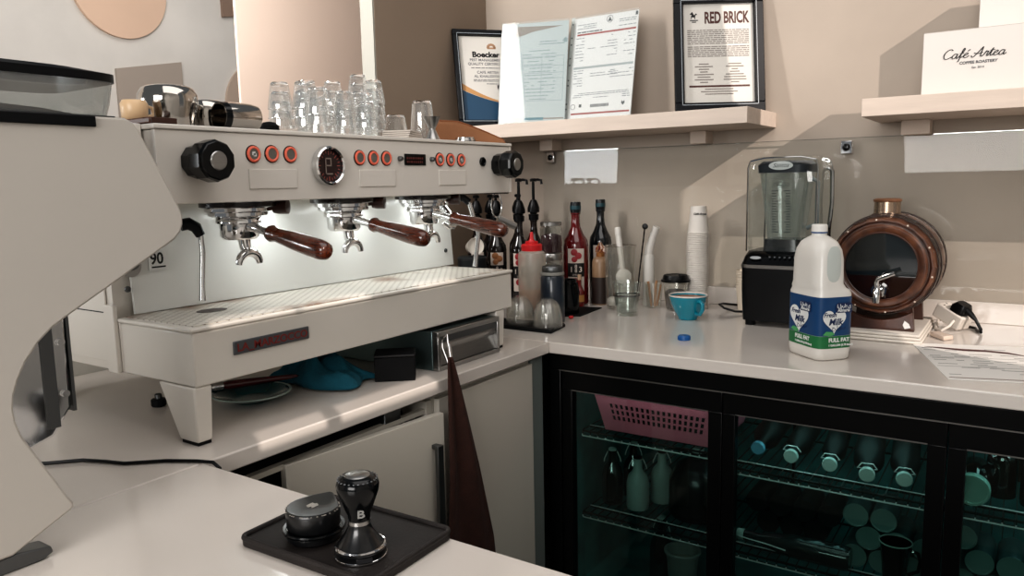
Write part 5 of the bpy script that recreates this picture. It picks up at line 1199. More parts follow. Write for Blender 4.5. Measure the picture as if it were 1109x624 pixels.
# jar inside
jr = MB(); jr.loft([R4(0.425,0.520,0.540,0.640,Z0+0.255,5),R4(0.405,0.540,0.520,0.660,Z0+0.430,5),R4(0.403,0.542,0.518,0.662,Z0+0.448,5)], n=44, cap=False)
jo = obj('blending_jar', jr, clear('jar_smoke','#e6ecea',0.8,0.08,body='#b4b9b6',bodyw=0.16), bl)
obj('jar_base', MB().loft([R4(0.415,0.530,0.530,0.650,Z0+0.2195,6),R4(0.420,0.525,0.535,0.645,Z0+0.254,6)], n=40), mat('jar_base_dark','#171b1d',0.25), bl)
jl = obj('jar_lid', MB().loft([R4(0.399,0.546,0.514,0.666,Z0+0.4485,5),R4(0.397,0.548,0.512,0.668,Z0+0.470,5),R4(0.41,0.535,0.525,0.655,Z0+0.482,5)], n=44), mat('lid_navy','#131a22',0.35), bl)
Mf = frame((0.472,0.5110,Z0+0.4685),(1,0,0),(0,0.12,1))
ov = MB(); ov.prism([(0.034*cos(2*PI*i/32),0.0125*sin(2*PI*i/32)) for i in range(32)],'XY',-0.001,0.0012, M=Mf)
ovo = obj('lid_badge', ov, mat('badge_silver','#b7b9b8',0.35,0.3), jl)
tx = MB(); tx.text('Santos', 0.017, frame((0.472,0.5095,Z0+0.4635),(1,0,0),(0,0.12,1)), align='CENTER', shear=0.3)
obj('badge_lettering', tx, INKD, ovo, smooth=0)
gd = MB()
jy = lambda z: 0.540 - (z-(Z0+0.255))*0.114 - 0.0014
for k in range(17):
    z = Z0+0.275+0.0075*k
    for (xa, xb) in ((0.445,0.458 if k%4 else 0.464),(0.485 if k%4 else 0.480,0.497)):
        gd.box(xa, xb, jy(z)-0.0006, jy(z), z, z+0.0024)
gd.text('Santos', 0.011, frame((0.472, jy(Z0+0.415), Z0+0.410),(1,0,0),(0,-0.114,1)), align='CENTER', shear=0.3)
gd.tube([(0.472+0.022*cos(a), jy(Z0+0.4135), Z0+0.4135+0.0085*sin(a)) for a in [2*PI*i/24 for i in range(24)]], 0.0006, 5, closed=True)
obj('graduations', gd, mat('print_grey','#2d3436',0.6), jo, smooth=0)
obj('jar_handle', MB().tube([(0.5385,0.60,Z0+0.43),(0.556,0.60,Z0+0.42),(0.556,0.60,Z0+0.30),(0.528,0.60,Z0+0.285)],0.0065,8), mat('jar_handle_grey','#5c6466',0.35), jo)

# ------------------------------------------------------------------ milk jug
mk = thing('milk_jug', 'large plastic milk jug with a blue and green label on the back worktop', 'milk jug', (0.661, 0.180, Z0), math.radians(48))
HD = mat('milk_plastic', '#d4d1cb', 0.35, coat=0.15)
# local frame: x along the front face (towards the right), y away from the viewer
AX, AY = 0.050, 0.066
def ring(z, ax, ay, cx=0, cy=0, e=5): return (cx, cy, z, ax, ay, e)
SHX = -0.004
obj('body', MB().loft([ring(0.0,0.043,0.060),ring(0.004,0.048,0.064),ring(0.02,AX,AY),ring(0.145,AX,AY),ring(0.158,AX,AY),ring(0.166,AX-0.003,AY-0.003),ring(0.172,0.042,AY-0.004,SHX-0.002,0),ring(0.182,0.0395,0.060,SHX-0.004,0.0,4.2),ring(0.240,0.039,0.059,SHX-0.004,0,4),
     ring(0.262,0.037,0.055,SHX-0.004,0,3.6),ring(0.280,0.031,0.046,SHX-0.004,0,3.0),ring(0.290,0.022,0.030,SHX-0.004,0,2.4),ring(0.295,0.0172,0.018,SHX-0.004,0,2),ring(0.300,0.017,0.017,SHX-0.004,0,2)], n=64), HD, mk, local=True, smooth=50)
# grip recess on the front face, its shade painted as a darker patch
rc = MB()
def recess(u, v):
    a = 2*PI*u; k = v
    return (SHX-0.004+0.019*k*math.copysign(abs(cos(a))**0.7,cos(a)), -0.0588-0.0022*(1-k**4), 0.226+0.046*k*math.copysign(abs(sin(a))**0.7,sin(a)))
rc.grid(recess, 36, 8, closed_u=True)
obj('grip_shade', rc, mat('milk_shadow', '#bcc2be', 0.35), mk, local=True)
ca = obj('cap', MB().lathe([(0,0.3215),(0.0160,0.3210),(0.0182,0.3185),(0.0185,0.304),(0.0185,0.3035),(0,0.3035)], c=(SHX-0.004,0,0), n=40), mat('cap_white','#dddbd6',0.4), mk, local=True)
obj('cap_ring', MB().lathe([(0,0.3005),(0.0187,0.3005),(0.0187,0.3030),(0,0.3030)], c=(SHX-0.004,0,0), n=40), mat('ring_blue','#1d4f86',0.4), mk, local=True)
LBB = mat('label_blue', '#0f3f6b', 0.4); LBG = mat('label_green', '#1c6a3c', 0.4)
lb1 = obj('label_blue_band', MB().loft([ring(0.060,AX+0.0006,AY+0.0006),ring(0.1525,AX+0.0006,AY+0.0006)], n=64, cap=False), LBB, mk, local=True, smooth=50)
lb2 = obj('label_green_band', MB().loft([ring(0.030,AX+0.0006,AY+0.0006),ring(0.0595,AX+0.0006,AY+0.0006)], n=64, cap=False), LBG, mk, local=True, smooth=50)
HW = mat('label_white', '#d8dad8', 0.5)
def heart(w, n=40):
    P = []
    for i in range(n):
        t_ = 2*PI*i/n
        P.append((w*16*sin(t_)**3/17, w*(13*cos(t_)-5*cos(2*t_)-2*cos(3*t_)-cos(4*t_))/17))
    return P
for (o_, rt_, nn) in ((Vector((0,-AY-0.0010,0)), Vector((1,0,0)), Vector((0,-1,0))), (Vector((-AX-0.0010,0,0)), Vector((0,-1,0)), Vector((-1,0,0)))):
    up = Vector((0,0,1)); w_ = 0.036 if rt_.x else 0.042
    def F(u, z, lift=0.0): return frame(o_ + rt_*u + up*z + nn*lift, rt_, up)
    hh = MB(); hh.prism(heart(w_*0.92), 'XY', 0, 0.0004, M=F(-0.008, 0.098))
    ho_ = obj('label_heart', hh, HW, lb1, local=True, smooth=0)
    b2 = MB(); b2.prism([(x*0.022,z*0.012) for x,z in ((-1,-0.6),(-0.8,-1),(1,-1),(1,0.7),(0.8,1),(-0.7,1),(-1,0.6))],'XY',0.0005,0.0009, M=F(0.016,0.127))
    bo_ = obj('brand_patch', b2, mat('brand_navy','#14284f',0.4), ho_, local=True, smooth=0)
    tt = MB(); tt.text('Almarai', 0.0105, F(0.016,0.1175,0.0011), align='CENTER', bold=0.0002); tt.text('\u0627\u0644\u0645\u0631\u0627\u0639\u0649', 0.0115, F(0.016,0.1275,0.0011), align='CENTER', bold=0.0001)
    obj('brand_lettering', tt, HW, ho_, local=True, smooth=0)
    tt = MB(); tt.text('Fresh', 0.0155, F(-0.038,0.106,0.0007), shear=0.25, bold=0.0002); tt.text('Milk', 0.0220, F(-0.024,0.0865,0.0007), shear=0.25, bold=0.0004)
    tt.text('\u062d\u0644\u064a\u0628', 0.012, F(0.004,0.0765,0.0007), align='CENTER')
    obj('heart_lettering', tt, mat('brand_navy','#14284f',0.4), ho_, local=True, smooth=0)
    tt = MB(); tt.text('FULL FAT', 0.0135, F(-0.022,0.0455,0.0003), bold=0.0005); tt.text('1 GALLON (3.78 liters)', 0.0068, F(-0.022,0.0355,0.0003), bold=0.0002)
    obj('green_lettering', tt, HW, lb2, local=True, smooth=0)
    tt = MB(); tt.prism([(-0.045,0.0),(-0.036,0.008),(-0.020,0.006),(-0.012,0.0),(-0.024,-0.004)],'XY',0,0.0003, M=F(0.006,0.064,0.0008))
    obj('label_swirl', tt, mat('swirl_green','#4d9a5f',0.5), lb1, local=True, smooth=0)

# ------------------------------------------------------------------ wooden barrel dispenser on a folded cloth
t = thing('folded_towel', 'folded white towel under the wooden barrel dispenser', 'towel', (0.75, 0.56, Z0))
TWL = mat('towel_white', '#cfc8bf', 0.95, noise=0.06, nscale=40, bump=0.3, bscale=250)
for k in range(3): obj('towel_layer', MB().box(0.640+0.002*k,0.862-0.003*k,0.415+0.003*k,0.735,Z0+0.0002+0.0080*k,Z0+0.0078+0.0080*k), TWL, t, bevel=0.003)
BZ = Z0+0.0246
ba = thing('barrel_dispenser', 'wooden barrel drink dispenser with a dark round window and chrome tap', 'barrel', (0.748, 0.58, BZ))
BW = mat('barrel_wood', '#593724', 0.34, noise=0.5, nscale=9, coat=0.25, dark='#2e160c', stretch=(3,1.2,3))
BWD = mat('barrel_wood_dark', '#432416', 0.36, noise=0.5, nscale=12, coat=0.2, dark='#260e07')
cx_, cz_ = 0.750, 1.094
Mb = Matrix.Translation((cx_, 0.475, cz_)) @ Matrix.Rotation(-PI/2, 4, 'X')
pr = [(0.088,0.006),(0.118,0.006),(0.1215,0.0),(0.126,0.0),(0.1285,0.004),(0.133,0.045),(0.139,0.10),(0.1405,0.125),(0.139,0.15),(0.133,0.205),(0.126,0.248),(0.120,0.250),(0,0.245)]
bb_ = obj('staves', MB().lathe(pr, n=20, M=Mb), BW, ba, smooth=15)
sg = MB()
for k in range(20):
    a = 2*PI*k/20
    P = [(r_*cos(a), r_*sin(a), z) for r_, z in ((0.1287,0.005),(0.1334,0.045),(0.1394,0.10),(0.1409,0.125),(0.1394,0.15),(0.1334,0.205))]
    sg.tube([Mb @ Vector(p) for p in P], 0.0011, 5)
obj('stave_grooves', sg, BWD, bb_)
for z0_, r0_ in ((0.030,0.1325),(0.062,0.1362),(0.19,0.1362)):
    obj('hoop', MB().lathe([(r0_-0.0002,z0_),(r0_+0.0022,z0_),(r0_+0.0034,z0_+0.012),(r0_+0.001,z0_+0.012)], n=60, M=Mb), mat('hoop_dark','#24130d',0.3,0.4), ba)
ri = obj('front_ring', MB().lathe([(0.0895,-0.002),(0.095,-0.0065),(0.1075,-0.0065),(0.112,-0.002),(0.112,0.0055),(0.0895,0.0055),(0.0895,-0.002)], n=60, M=Mb), BW, ba)
rg = MB(); rg.tube([Mb @ Vector((0.1175*cos(2*PI*i/60),0.1175*sin(2*PI*i/60),0.0045)) for i in range(60)], 0.0018, 6, closed=True); rg.tube([Mb @ Vector((0.0905*cos(2*PI*i/60),0.0905*sin(2*PI*i/60),-0.0025)) for i in range(60)], 0.0024, 6, closed=True)
obj('ring_line', rg, BWD, ri)
st_ = MB()
for k in range(10):
    a = 2*PI*(k+0.3)/10; st_.lathe([(0,0.0012),(0.0022,0.0008),(0.0026,0)], n=10, M=Matrix.Translation(Mb @ Vector((0.1245*cos(a),0.1245*sin(a),-0.0002))) @ Matrix.Rotation(PI/2,4,'X'))
obj('studs', st_, mat('stud_pale','#c9bcae',0.4), bb_)
wd = obj('window', MB().lathe([(0,0.0015),(0.089,0.0015),(0.089,0.0045),(0,0.0045)], n=60, M=Mb), mat('window_dark','#151b1d',0.06,coat=1.0), ba)
lq = MB(); lq.prism([(cx_+0.0885*cos(a), cz_+0.0885*sin(a)) for a in [PI+0.30+ (PI-0.60)*i/30 for i in range(31)]], 'XZ', 0.4738, 0.4762)
obj('liquid_level', lq, mat('liquid_brown','#1d0c07',0.06,coat=1.0), wd)
nk = MB(); nk.lathe([(0.033,1.2265),(0.0345,1.228),(0.0335,1.262),(0.031,1.262),(0.031,1.2265)], c=(0.742,0.600,0), n=36)
obj('neck', nk, mat('neck_copper','#a5917f',0.22,0.9), ba)
obj('neck_lid', MB().lathe([(0,1.2622),(0.0350,1.2622),(0.0365,1.264),(0.0365,1.269),(0.030,1.2715),(0,1.272)], c=(0.742,0.600,0), n=36), mat('lid_copper_wood','#6b4a34',0.4), ba)
# tap
tp_ = MB(); tp_.cyl((0.750,0.4735,1.030),(0.750,0.455,1.030),0.0185,28); tp_.cyl((0.750,0.4548,1.030),(0.750,0.430,1.030),0.0085,20)
to = obj('tap', tp_, CHROME, ba)
obj('spout', MB().tube([(0.750,0.4295,1.034),(0.750,0.424,1.030),(0.750,0.421,1.020),(0.750,0.420,1.002)],[0.0105,0.0105,0.0095,0.0085],16), CHROME, to)
obj('lever', MB().tube([(0.750,0.432,1.0395),(0.748,0.430,1.056),(0.752,0.427,1.065),(0.768,0.424,1.073),(0.792,0.420,1.083)],[0.0075,0.0065,0.006,0.0075,0.006],14), CHROME, to)
# cradle
def cradle(x0,x1,y0,y1):
    P = [(x0,BZ),(x1,BZ),(x1-0.006,BZ+0.062)]
    for i in range(13):
        a = -PI/2 + 0.62 - 1.24*i/12; P.append((cx_+0.1435*cos(a), cz_+0.1435*sin(a)))
    P.append((x0+0.006,BZ+0.062)); m = MB(); m.prism(P,'XZ',y0,y1); return m
obj('cradle_plate', cradle(0.660,0.838,0.462,0.484), BWD, ba, bevel=0.002)
obj('cradle_plate', cradle(0.660,0.838,0.668,0.690), BWD, ba, bevel=0.002)
obj('cradle_rail', MB().box(0.70,0.80,0.4845,0.6675,BZ,BZ+0.018), BWD, ba)
cm_ = MB(); cm_.poly([(0.816,0.4615,BZ+0.006),(0.830,0.4615,BZ+0.010),(0.826,0.4615,BZ+0.020),(0.815,0.4615,BZ+0.028),(0.811,0.4615,BZ+0.016)])
obj('torn_label', cm_, PAPER, ba, smooth=0, fix=False)
tag(obj('paper_scrap', MB().prism([(0.866,0.56),(0.905,0.50),(0.925,0.53),(0.886,0.58)],'XY',Z0,Z0+0.012), mat('scrap_pink','#cdbcae',0.8), bevel=0.003), 'small folded paper scrap beside the barrel cradle', 'paper', at=(0.89,0.54,Z0))

# ------------------------------------------------------------------ plug adaptor, cords and papers at the right
ad = thing('plug_adaptor', 'white multi-socket adaptor with a black plug lying by the barrel', 'adaptor', (0.905, 0.690, Z0), math.radians(-30))
AW = mat('adaptor_white','#d2cbc2',0.4)
Ma = Matrix.Translation((0,0,0.026)) @ Matrix.Rotation(math.radians(24),4,'Y')
obj('housing', MB().box(-0.042,0.042,-0.026,0.026,-0.0065,0.034,M=Ma), AW, ad, local=True, bevel=0.004)
hs = MB()
for (x,y,w1,w2) in ((-0.028,-0.013,0.003,0.007),(-0.034,0.004,0.006,0.0025),(-0.020,0.004,0.006,0.0025),(0.030,-0.018,0.006,0.0025)): hs.box(x-w1/2,x+w1/2,y-w2/2,y+w2/2,0.0342,0.0346,M=Ma)
obj('socket_holes', hs, INKD, ad, local=True)
pl_ = MB(); pl_.loft([(0.012,0.0,0.0345,0.022,0.023,4),(0.012,0,0.050,0.022,0.023,4),(0.014,0,0.062,0.016,0.018,3)], n=32, M=Ma)
obj('black_plug', pl_, BLACK, ad, local=True)
pt = [Ma @ Vector(p) for p in ((0.030,-0.004,0.050),(0.045,-0.004,0.047),(0.064,-0.003,0.040))] + [Vector((0.088,0.0,0.012)),Vector((0.086,0.004,0.0045)),Vector((0.060,0.026,0.004)),Vector((0.042,0.050,0.004)),Vector((-0.03,0.068,0.004))]
obj('plug_cord', MB().tube(pt,[0.010,0.008,0.0045,0.0042,0.004,0.004,0.004,0.004],10), BLACK, ad, local=True)
cb = MB().tube([(0.905,0.6405,Z0+0.022),(0.900,0.628,Z0+0.016),(0.880,0.620,Z0+0.0055),(0.84,0.640,Z0+0.005),(0.868,0.72,Z0+0.005),(0.878,0.775,Z0+0.005)],0.0042,10)
cb = MB().tube([(0.9145,0.6525,Z0+0.030),(0.906,0.633,Z0+0.018),(0.890,0.628,Z0+0.0055),(0.872,0.655,Z0+0.005),(0.868,0.72,Z0+0.005),(0.866,0.79,Z0+0.005)],0.0042,10)
obj('white_cord', cb, AW, ad)
# papers
sh = thing('printed_form', 'printed form sheets lying flat on the worktop at the right edge', 'paper', (1.0, 0.27, Z0))
obj('sheet', MB().prism([(0.838,0.432),(0.950,0.066),(1.182,0.137),(1.085,0.505)],'XY',Z0,Z0+0.0012), mat('form_paper','#e4e1dc',0.75), sh)
A0 = Vector((0.950,0.066,Z0+0.0016)); U = Vector((0.232,0.071,0)).normalized(); V = Vector((-0.112,0.366,0)).normalized()
Mp = frame(A0, U, V)
pr_ = MB()
random.seed(3)
for v in (0.015,): pr_.prism([(0.005,v),(0.235,v),(0.235,v+0.003),(0.005,v+0.003)],'XY',0,0.0003,M=Mp)
obj('red_rule', pr_, mat('rule_brown','#6e4a3e',0.7), sh, smooth=0)
pr_ = MB()
for v in (0.045,0.07,0.10,0.115,0.135,0.15,0.17,0.19,0.21,0.235,0.26,0.30,0.325):
    u = 0.012
    while u < 0.20:
        w_ = random.uniform(0.015,0.05)
        if random.random() < 0.6: pr_.prism([(u,v),(u+w_,v),(u+w_,v+0.003),(u,v+0.003)],'XY',0,0.0003,M=Mp)
        u += w_+random.uniform(0.008,0.03)
for v in (0.125,0.222): pr_.prism([(0.005,v),(0.235,v),(0.235,v+0.0012),(0.005,v+0.0012)],'XY',0,0.0003,M=Mp)
obj('print', pr_, mat('ink_faint','#9b9a98',0.8), sh, smooth=0)
pr_ = MB(); pr_.prism([(0.020,0.338),(0.050,0.324),(0.100,0.302),(0.150,0.300),(0.190,0.286),(0.232,0.258),(0.195,0.300),(0.150,0.318),(0.10,0.322),(0.05,0.336)],'XY',0.0004,0.0008,M=Mp)
obj('brown_streak', pr_, mat('streak_brown','#4a2020',0.5), sh, smooth=0)

# ------------------------------------------------------------------ glass splash panel on the back wall
sp = thing('splash_panel', 'clear glass splash panel fixed to the back wall with square standoffs', 'glass panel', (0.7, 0.83, 0.964))
GP = clear('splash_glass', '#fdfefe', 0.42, 0.011, rough=0.012)
obj('pane', MB().box(-0.52,2.15,0.8265,0.8315,0.9635,1.452), GP, sp, smooth=0)
obj('top_edge', MB().box(-0.52,2.15,0.8265,0.8315,1.4522,1.4534), clear('glass_edge_green','#9fb3ad',0.8,0.3), sp, smooth=0)
for x, z in ((-0.483,1.430),(0.588,1.424)):
    so3 = obj('standoff', MB().box(x-0.017,x+0.017,0.8185,0.8262,z-0.020,z+0.020), CHROME, sp, bevel=0.002)
    obj('standoff_screw', MB().lathe([(0,0.004),(0.006,0.004),(0.0105,0.002),(0.0115,0)], n=24, M=Matrix.Translation((x,0.8183,z)) @ Matrix.Rotation(PI/2,4,'X')), BLACKG, so3)

# ------------------------------------------------------------------ floating shelves and what stands on them
SHM = mat('shelf_limewash', '#cbbdb1', 0.7, noise=0.07, nscale=6, bump=0.1, bscale=40, stretch=(1,8,8))
zs = 1.545
s1 = thing('floating_shelf', 'long pale floating shelf carrying the framed certificates', 'shelf', (-0.2,0.68,1.497))
obj('board', MB().box(XL+0.003,0.366,0.532,YB-0.001,1.497,zs), SHM, s1, bevel=0.0015)
for x in (0.10,-0.50): obj('bracket', MB().box(x,x+0.055,0.77,YB-0.001,1.455,1.4965), SHM, s1, bevel=0.001)
s2 = thing('floating_shelf', 'pale floating shelf at the right carrying the white café box', 'shelf', (1.2,0.68,1.497))
obj('board', MB().box(0.676,1.75,0.532,YB-0.001,1.494,1.542), SHM, s2, bevel=0.0015)
for x in (0.745,1.45): obj('bracket', MB().box(x,x+0.075,0.77,YB-0.001,1.452,1.4935), SHM, s2, bevel=0.001)
FRB = mat('frame_black','#090c11',0.25,spec=0.2); FRI = mat('frame_line','#9aa1a6',0.3)
MATP = mat('certificate_paper','#cfcbc4',0.7)
def sheet_frame(x, y, yaw, tilt, roll=0.0, z=zs+0.0006):
    u = Vector((cos(yaw), sin(yaw), 0)); n = Vector((sin(yaw), -cos(yaw), 0)); v = Vector((0,0,1))*cos(tilt) - n*sin(tilt)
    u2 = u*cos(roll)+v*sin(roll); v2 = v*cos(roll)-u*sin(roll)
    M = frame((x, y, z), u2, v2); return M      # local x across, y up the sheet, z towards the viewer; origin bottom centre
def ticks(m, M, u0, u1, v0, v1, dv, h, fill=0.85, center=False, z=0.0006):
    v = v1
    while v > v0:
        if center:
            w_ = random.uniform(0.25,0.95)*(u1-u0)/2; c_ = (u0+u1)/2; m.prism([(c_-w_,v-h),(c_+w_,v-h),(c_+w_,v),(c_-w_,v)],'XY',z,z+0.0002,M=M)
        else:
            u = u0
            while u < u1:
                w_ = min(random.uniform(0.006,0.022), u1-u)
                if random.random() < fill: m.prism([(u,v-h),(u+w_,v-h),(u+w_,v),(u,v)],'XY',z,z+0.0002,M=M)
                u += w_+0.0025
        v -= dv
def picture_frame(name, label, M, w, h, bw, zoff):
    t = thing(name, label, 'picture frame', M.translation)
    m = MB()
    for a in ((-w/2,w/2,0,bw),(-w/2,w/2,h-bw,h),(-w/2,-w/2+bw,bw,h-bw),(w/2-bw,w/2,bw,h-bw)): m.box(a[0],a[1],a[2],a[3],0,0.018,M=M)
    fo_ = obj('frame', m, FRB, t, bevel=0.002)
    m = MB(); q = bw*0.72
    for a in ((-w/2+q,w/2-q,q,q+0.002),(-w/2+q,w/2-q,h-q-0.002,h-q),(-w/2+q,-w/2+q+0.002,q,h-q),(w/2-q-0.002,w/2-q,q,h-q)): m.box(a[0],a[1],a[2],a[3],0.0182,0.0186,M=M)
    obj('frame_line', m, FRI, fo_)
    bk = obj('backing', MB().box(-w/2+bw*0.5,w/2-bw*0.5,bw*0.5,h-bw*0.5,-0.004,-0.0005,M=M), mat('backing_brown','#4d4238',0.8), t)
    pp = obj('print', MB().box(-w/2+bw+0.0003,w/2-bw-0.0003,bw+0.0003,h-bw-0.0003,0.001,0.003,M=M), MATP, t, smooth=0)
    return t, pp, M @ Matrix.Translation((0,0,0.0031))
random.seed(11)
# certificate in the corner
w, h, bw = 0.30, 0.385, 0.022
M = sheet_frame(*BOE)
t, pp, Mi = picture_frame('picture_frame', 'black framed pest control certificate standing in the wall corner, partly behind the plastic sleeve', M, w, h, bw, 0)
m = MB(); W2 = w/2-bw
m.prism([(-W2+0.0005,bw+0.001),(W2-0.0005,bw+0.001),(W2-0.0005,bw+0.062)]+[(W2*(1-2*i/14)-0.0005, bw+0.062+0.062*(i/14)**2) for i in range(1,14)]+[(-W2+0.0005,bw+0.124)],'XY',0.0002,0.0005,M=Mi)
obj('navy_swoosh', m, mat('swoosh_navy','#17405c',0.5), pp, smooth=0)
m = MB(); P1 = [(W2*(1-2*i/14), bw+0.0625+0.0625*(i/14)**2) for i in range(15)]; P2 = [(W2*(1-2*i/14), bw+0.0635+0.088*(i/14)**2) for i in range(15)][::-1]
m.prism(P1+P2,'XY',0.0002,0.0005,M=Mi); obj('gold_swoosh', m, mat('swoosh_gold','#b98a57',0.5), pp, smooth=0)
m = MB(); m.text('Boecker', 0.030, Mi @ Matrix.Translation((-0.024,0.279,0.0002)), align='CENTER', bold=0.0012, sx=1.05)
obj('certificate_title', m, INKD, pp, smooth=0)
m = MB(); m.prism([(0.010,0.150),(0.032,0.150),(0.032,0.166),(0.010,0.166)],'XY',0.0002,0.0005,M=Mi)
obj('certificate_mark', m, INKD, pp, smooth=0)
m = MB()
for s_, z_, sz in (('PEST MANAGEMENT',0.262,0.0145),('QUALITY CERTIFICATE',0.246,0.0145),('CAFE ARTEA',0.212,0.015),('AL KHALIDIYAH',0.196,0.015)): m.text(s_, sz, Mi @ Matrix.Translation((-0.022,z_,0.0002)), align='CENTER', bold=0.0002)
ticks(m, Mi, -0.085, 0.085, 0.228, 0.236, 0.02, 0.003, 1.0); ticks(m, Mi, -0.08, 0.08, 0.177, 0.188, 0.0055, 0.0025, 1.0); ticks(m, Mi, -0.03, 0.03, 0.168, 0.172, 0.02, 0.003, 1.0); 
m.prism([(0.034,0.150),(0.056,0.150),(0.056,0.166),(0.034,0.166)],'XY',0.0002,0.0005,M=Mi)
obj('certificate_text', m, INK, pp, smooth=0)
m = MB()
for k in range(7):
    a = PI*k/6; m.lathe([(0,0.0004),(0.0055,0.0004),(0.0055,0.0001)],n=12,M=Mi @ Matrix.Translation((0.013*cos(a),0.318+0.012*sin(a),0.0001)))
m.prism([(-0.016,0.312),(0.016,0.312),(0.014,0.319),(-0.014,0.319)],'XY',0.0002,0.0005,M=Mi)
obj('crest', m, mat('crest_ochre','#b08a6c',0.5), pp, smooth=0)
# red brick frame
w, h, bw = 0.285, 0.385, 0.030
M = sheet_frame(*RDB)
t, pp, Mi = picture_frame('picture_frame', 'black framed RED BRICK coffee poster at the right end of the long shelf', M, w, h, bw, 0)
m = MB(); m.text('RED BRICK', 0.052, Mi @ Matrix.Translation((-0.043,0.292,0.0002)), bold=0.0016, sx=0.555)
obj('poster_title', m, mat('brick_brown','#4c2a24',0.6), pp, smooth=0)
m = MB(); m.prism([(-0.095,0.083),(0.098,0.083),(0.098,0.089),(-0.095,0.089)],'XY',0.0002,0.0005,M=Mi)
obj('poster_rule', m, mat('brick_brown','#4c2a24',0.6), pp, smooth=0)
m = MB()
ticks(m, Mi, -0.098, 0.098, 0.226, 0.270, 0.0062, 0.0026, 1.0); ticks(m, Mi, -0.098, 0.098, 0.180, 0.216, 0.0062, 0.0026, 1.0)
PI_ = mat('poster_ink','#847d78',0.7)
obj('poster_paragraphs', m, PI_, pp, smooth=0); m = MB()
ticks(m, Mi, -0.085, -0.01, 0.098, 0.160, 0.0085, 0.0032, center=True); obj('poster_list', m, PI_, pp, smooth=0); m = MB(); ticks(m, Mi, 0.012, 0.09, 0.098, 0.160, 0.0085, 0.0032, center=True); obj('poster_list', m, PI_, pp, smooth=0); m = MB()
ticks(m, Mi, -0.075, 0.075, 0.062, 0.078, 0.008, 0.003, center=True)
obj('poster_footer', m, PI_, pp, smooth=0)
# small winged-horse mark above two dark scribble lines
m = MB()
body = [(-0.0090,0.004),(-0.0090,-0.006),(-0.0075,-0.006),(-0.0070,0.0),(0.0010,0.0),(0.0025,-0.006),(0.0040,-0.006),(0.0040,0.003),(0.0068,0.008),(0.0105,0.0075),(0.0100,0.0100),(0.0060,0.0125),(0.0035,0.0085),(0.0010,0.0060),(-0.0060,0.0065)]
m.prism(body,'XY',0.0002,0.0005,M=Mi @ Matrix.Translation((-0.076,0.312,0)))
for k in range(4): m.prism([(0.000,0.006),(-0.006-0.002*k,0.0175-0.002*k),(-0.0085-0.002*k,0.016-0.0022*k),(-0.002,0.0052)],'XY',0.00055+0.0001*k,0.0006+0.0001*k,M=Mi @ Matrix.Translation((-0.075,0.312,0)))
ticks(m, Mi, -0.094, -0.058, 0.294, 0.303, 0.0055, 0.003, center=True)
obj('poster_emblem', m, INKD, pp, smooth=0)
# plastic sleeves with documents
SLV = clear('sleeve_clear','#fbfcfc',0.3,0.004,body='#d2d8d8',bodyw=0.10,rough=0.04)
def sleeve(label, M, w, h, paperm, px0):
    t = thing('document_sleeve', label, 'document', M.translation)
    obj('document', MB().box(px0,w/2-0.004,0.004,h-0.006,0.0005,0.0009,M=M), paperm, t, smooth=0)
    obj('sleeve_front', MB().box(-w/2,w/2,0,h,0.0030,0.0033,M=M), SLV, t, smooth=0)
    e = obj('punched_strip', MB().box(-w/2,-w/2+0.014,0.001,h-0.001,0.0004,0.0008,M=M), mat('strip_white','#c5c7c3',0.5), t, smooth=0)
    m = MB()
    for v in (0.04,0.055,0.11,0.125,0.17,0.19,0.23,0.25,0.29):
        if v < h-0.02: m.lathe([(0,0.00035),(0.0028,0.0003),(0.0030,0)],n=12,M=M @ Matrix.Translation((-w/2+0.007,v*h/0.31,0.0009)))
    obj('punch_holes', m, INKD, e, smooth=0)
    return t, M @ Matrix.Translation((0,0,0.0010))
w, h = 0.262, 0.375
t, Mi = sleeve('greenish document in a glossy clear plastic sleeve beside the corner certificate', sheet_frame(*SLV_P), w, h, mat('paper_teal','#b2bbbb',0.6), -w/2+0.016)
m = MB(); ticks(m, Mi, -0.055, 0.085, 0.09, 0.255, 0.0125, 0.0028, 0.75); ticks(m, Mi, 0.02, 0.115, 0.286, 0.300, 0.009, 0.003, 0.9); ticks(m, Mi, -0.02, 0.06, 0.262, 0.268, 0.02, 0.003, 1.0)
for v in (0.245,0.21,0.185,0.165,0.085): m.prism([(-0.075,v),(0.115,v),(0.115,v+0.0012),(-0.075,v+0.0012)],'XY',0.0001,0.0003,M=Mi)
for u in (-0.075,-0.045,0.03,0.114): m.prism([(u,0.085),(u+0.0012,0.085),(u+0.0012,0.246),(u,0.246)],'XY',0.0001,0.0003,M=Mi)
m.prism([(0.112,0.292),(0.123,0.292),(0.125,0.304),(0.1175,0.310),(0.110,0.304)],'XY',0.0001,0.0003,M=Mi)
obj('print', m, mat('ink_teal','#7f9497',0.7), t, smooth=0)
m = MB(); m.prism([(-0.082,0.315),(-0.070,0.358),(0.105,0.352),(-0.01,0.336)],'XY',0.0004,0.0006,M=Mi); m.prism([(-0.085,0.018),(0.122,0.018),(0.122,0.023),(-0.085,0.023)],'XY',0.0001,0.0003,M=Mi)
obj('taupe_corner', m, mat('corner_taupe','#857a70',0.7), t, smooth=0)
m = MB(); m.prism([(-0.03,0.016),(0.045,0.016),(0.045,0.025),(-0.03,0.025)],'XY',0.0004,0.0007,M=Mi)
obj('teal_strip', m, mat('strip_teal','#1f6a78',0.5), t, smooth=0)
w, h = 0.275, 0.380
t, Mi = sleeve('white printed permit with red rules in a plastic sleeve on the long shelf', sheet_frame(*PRM), w, h, mat('paper_permit','#e6e4e2',0.65), -w/2+0.015)
m = MB()
for v in (0.310,0.026): m.prism([(-0.108,v),(0.128,v),(0.128,v+0.0065),(-0.108,v+0.0065)],'XY',0.0001,0.0003,M=Mi)
obj('red_rule', m, REDINK, t, smooth=0)
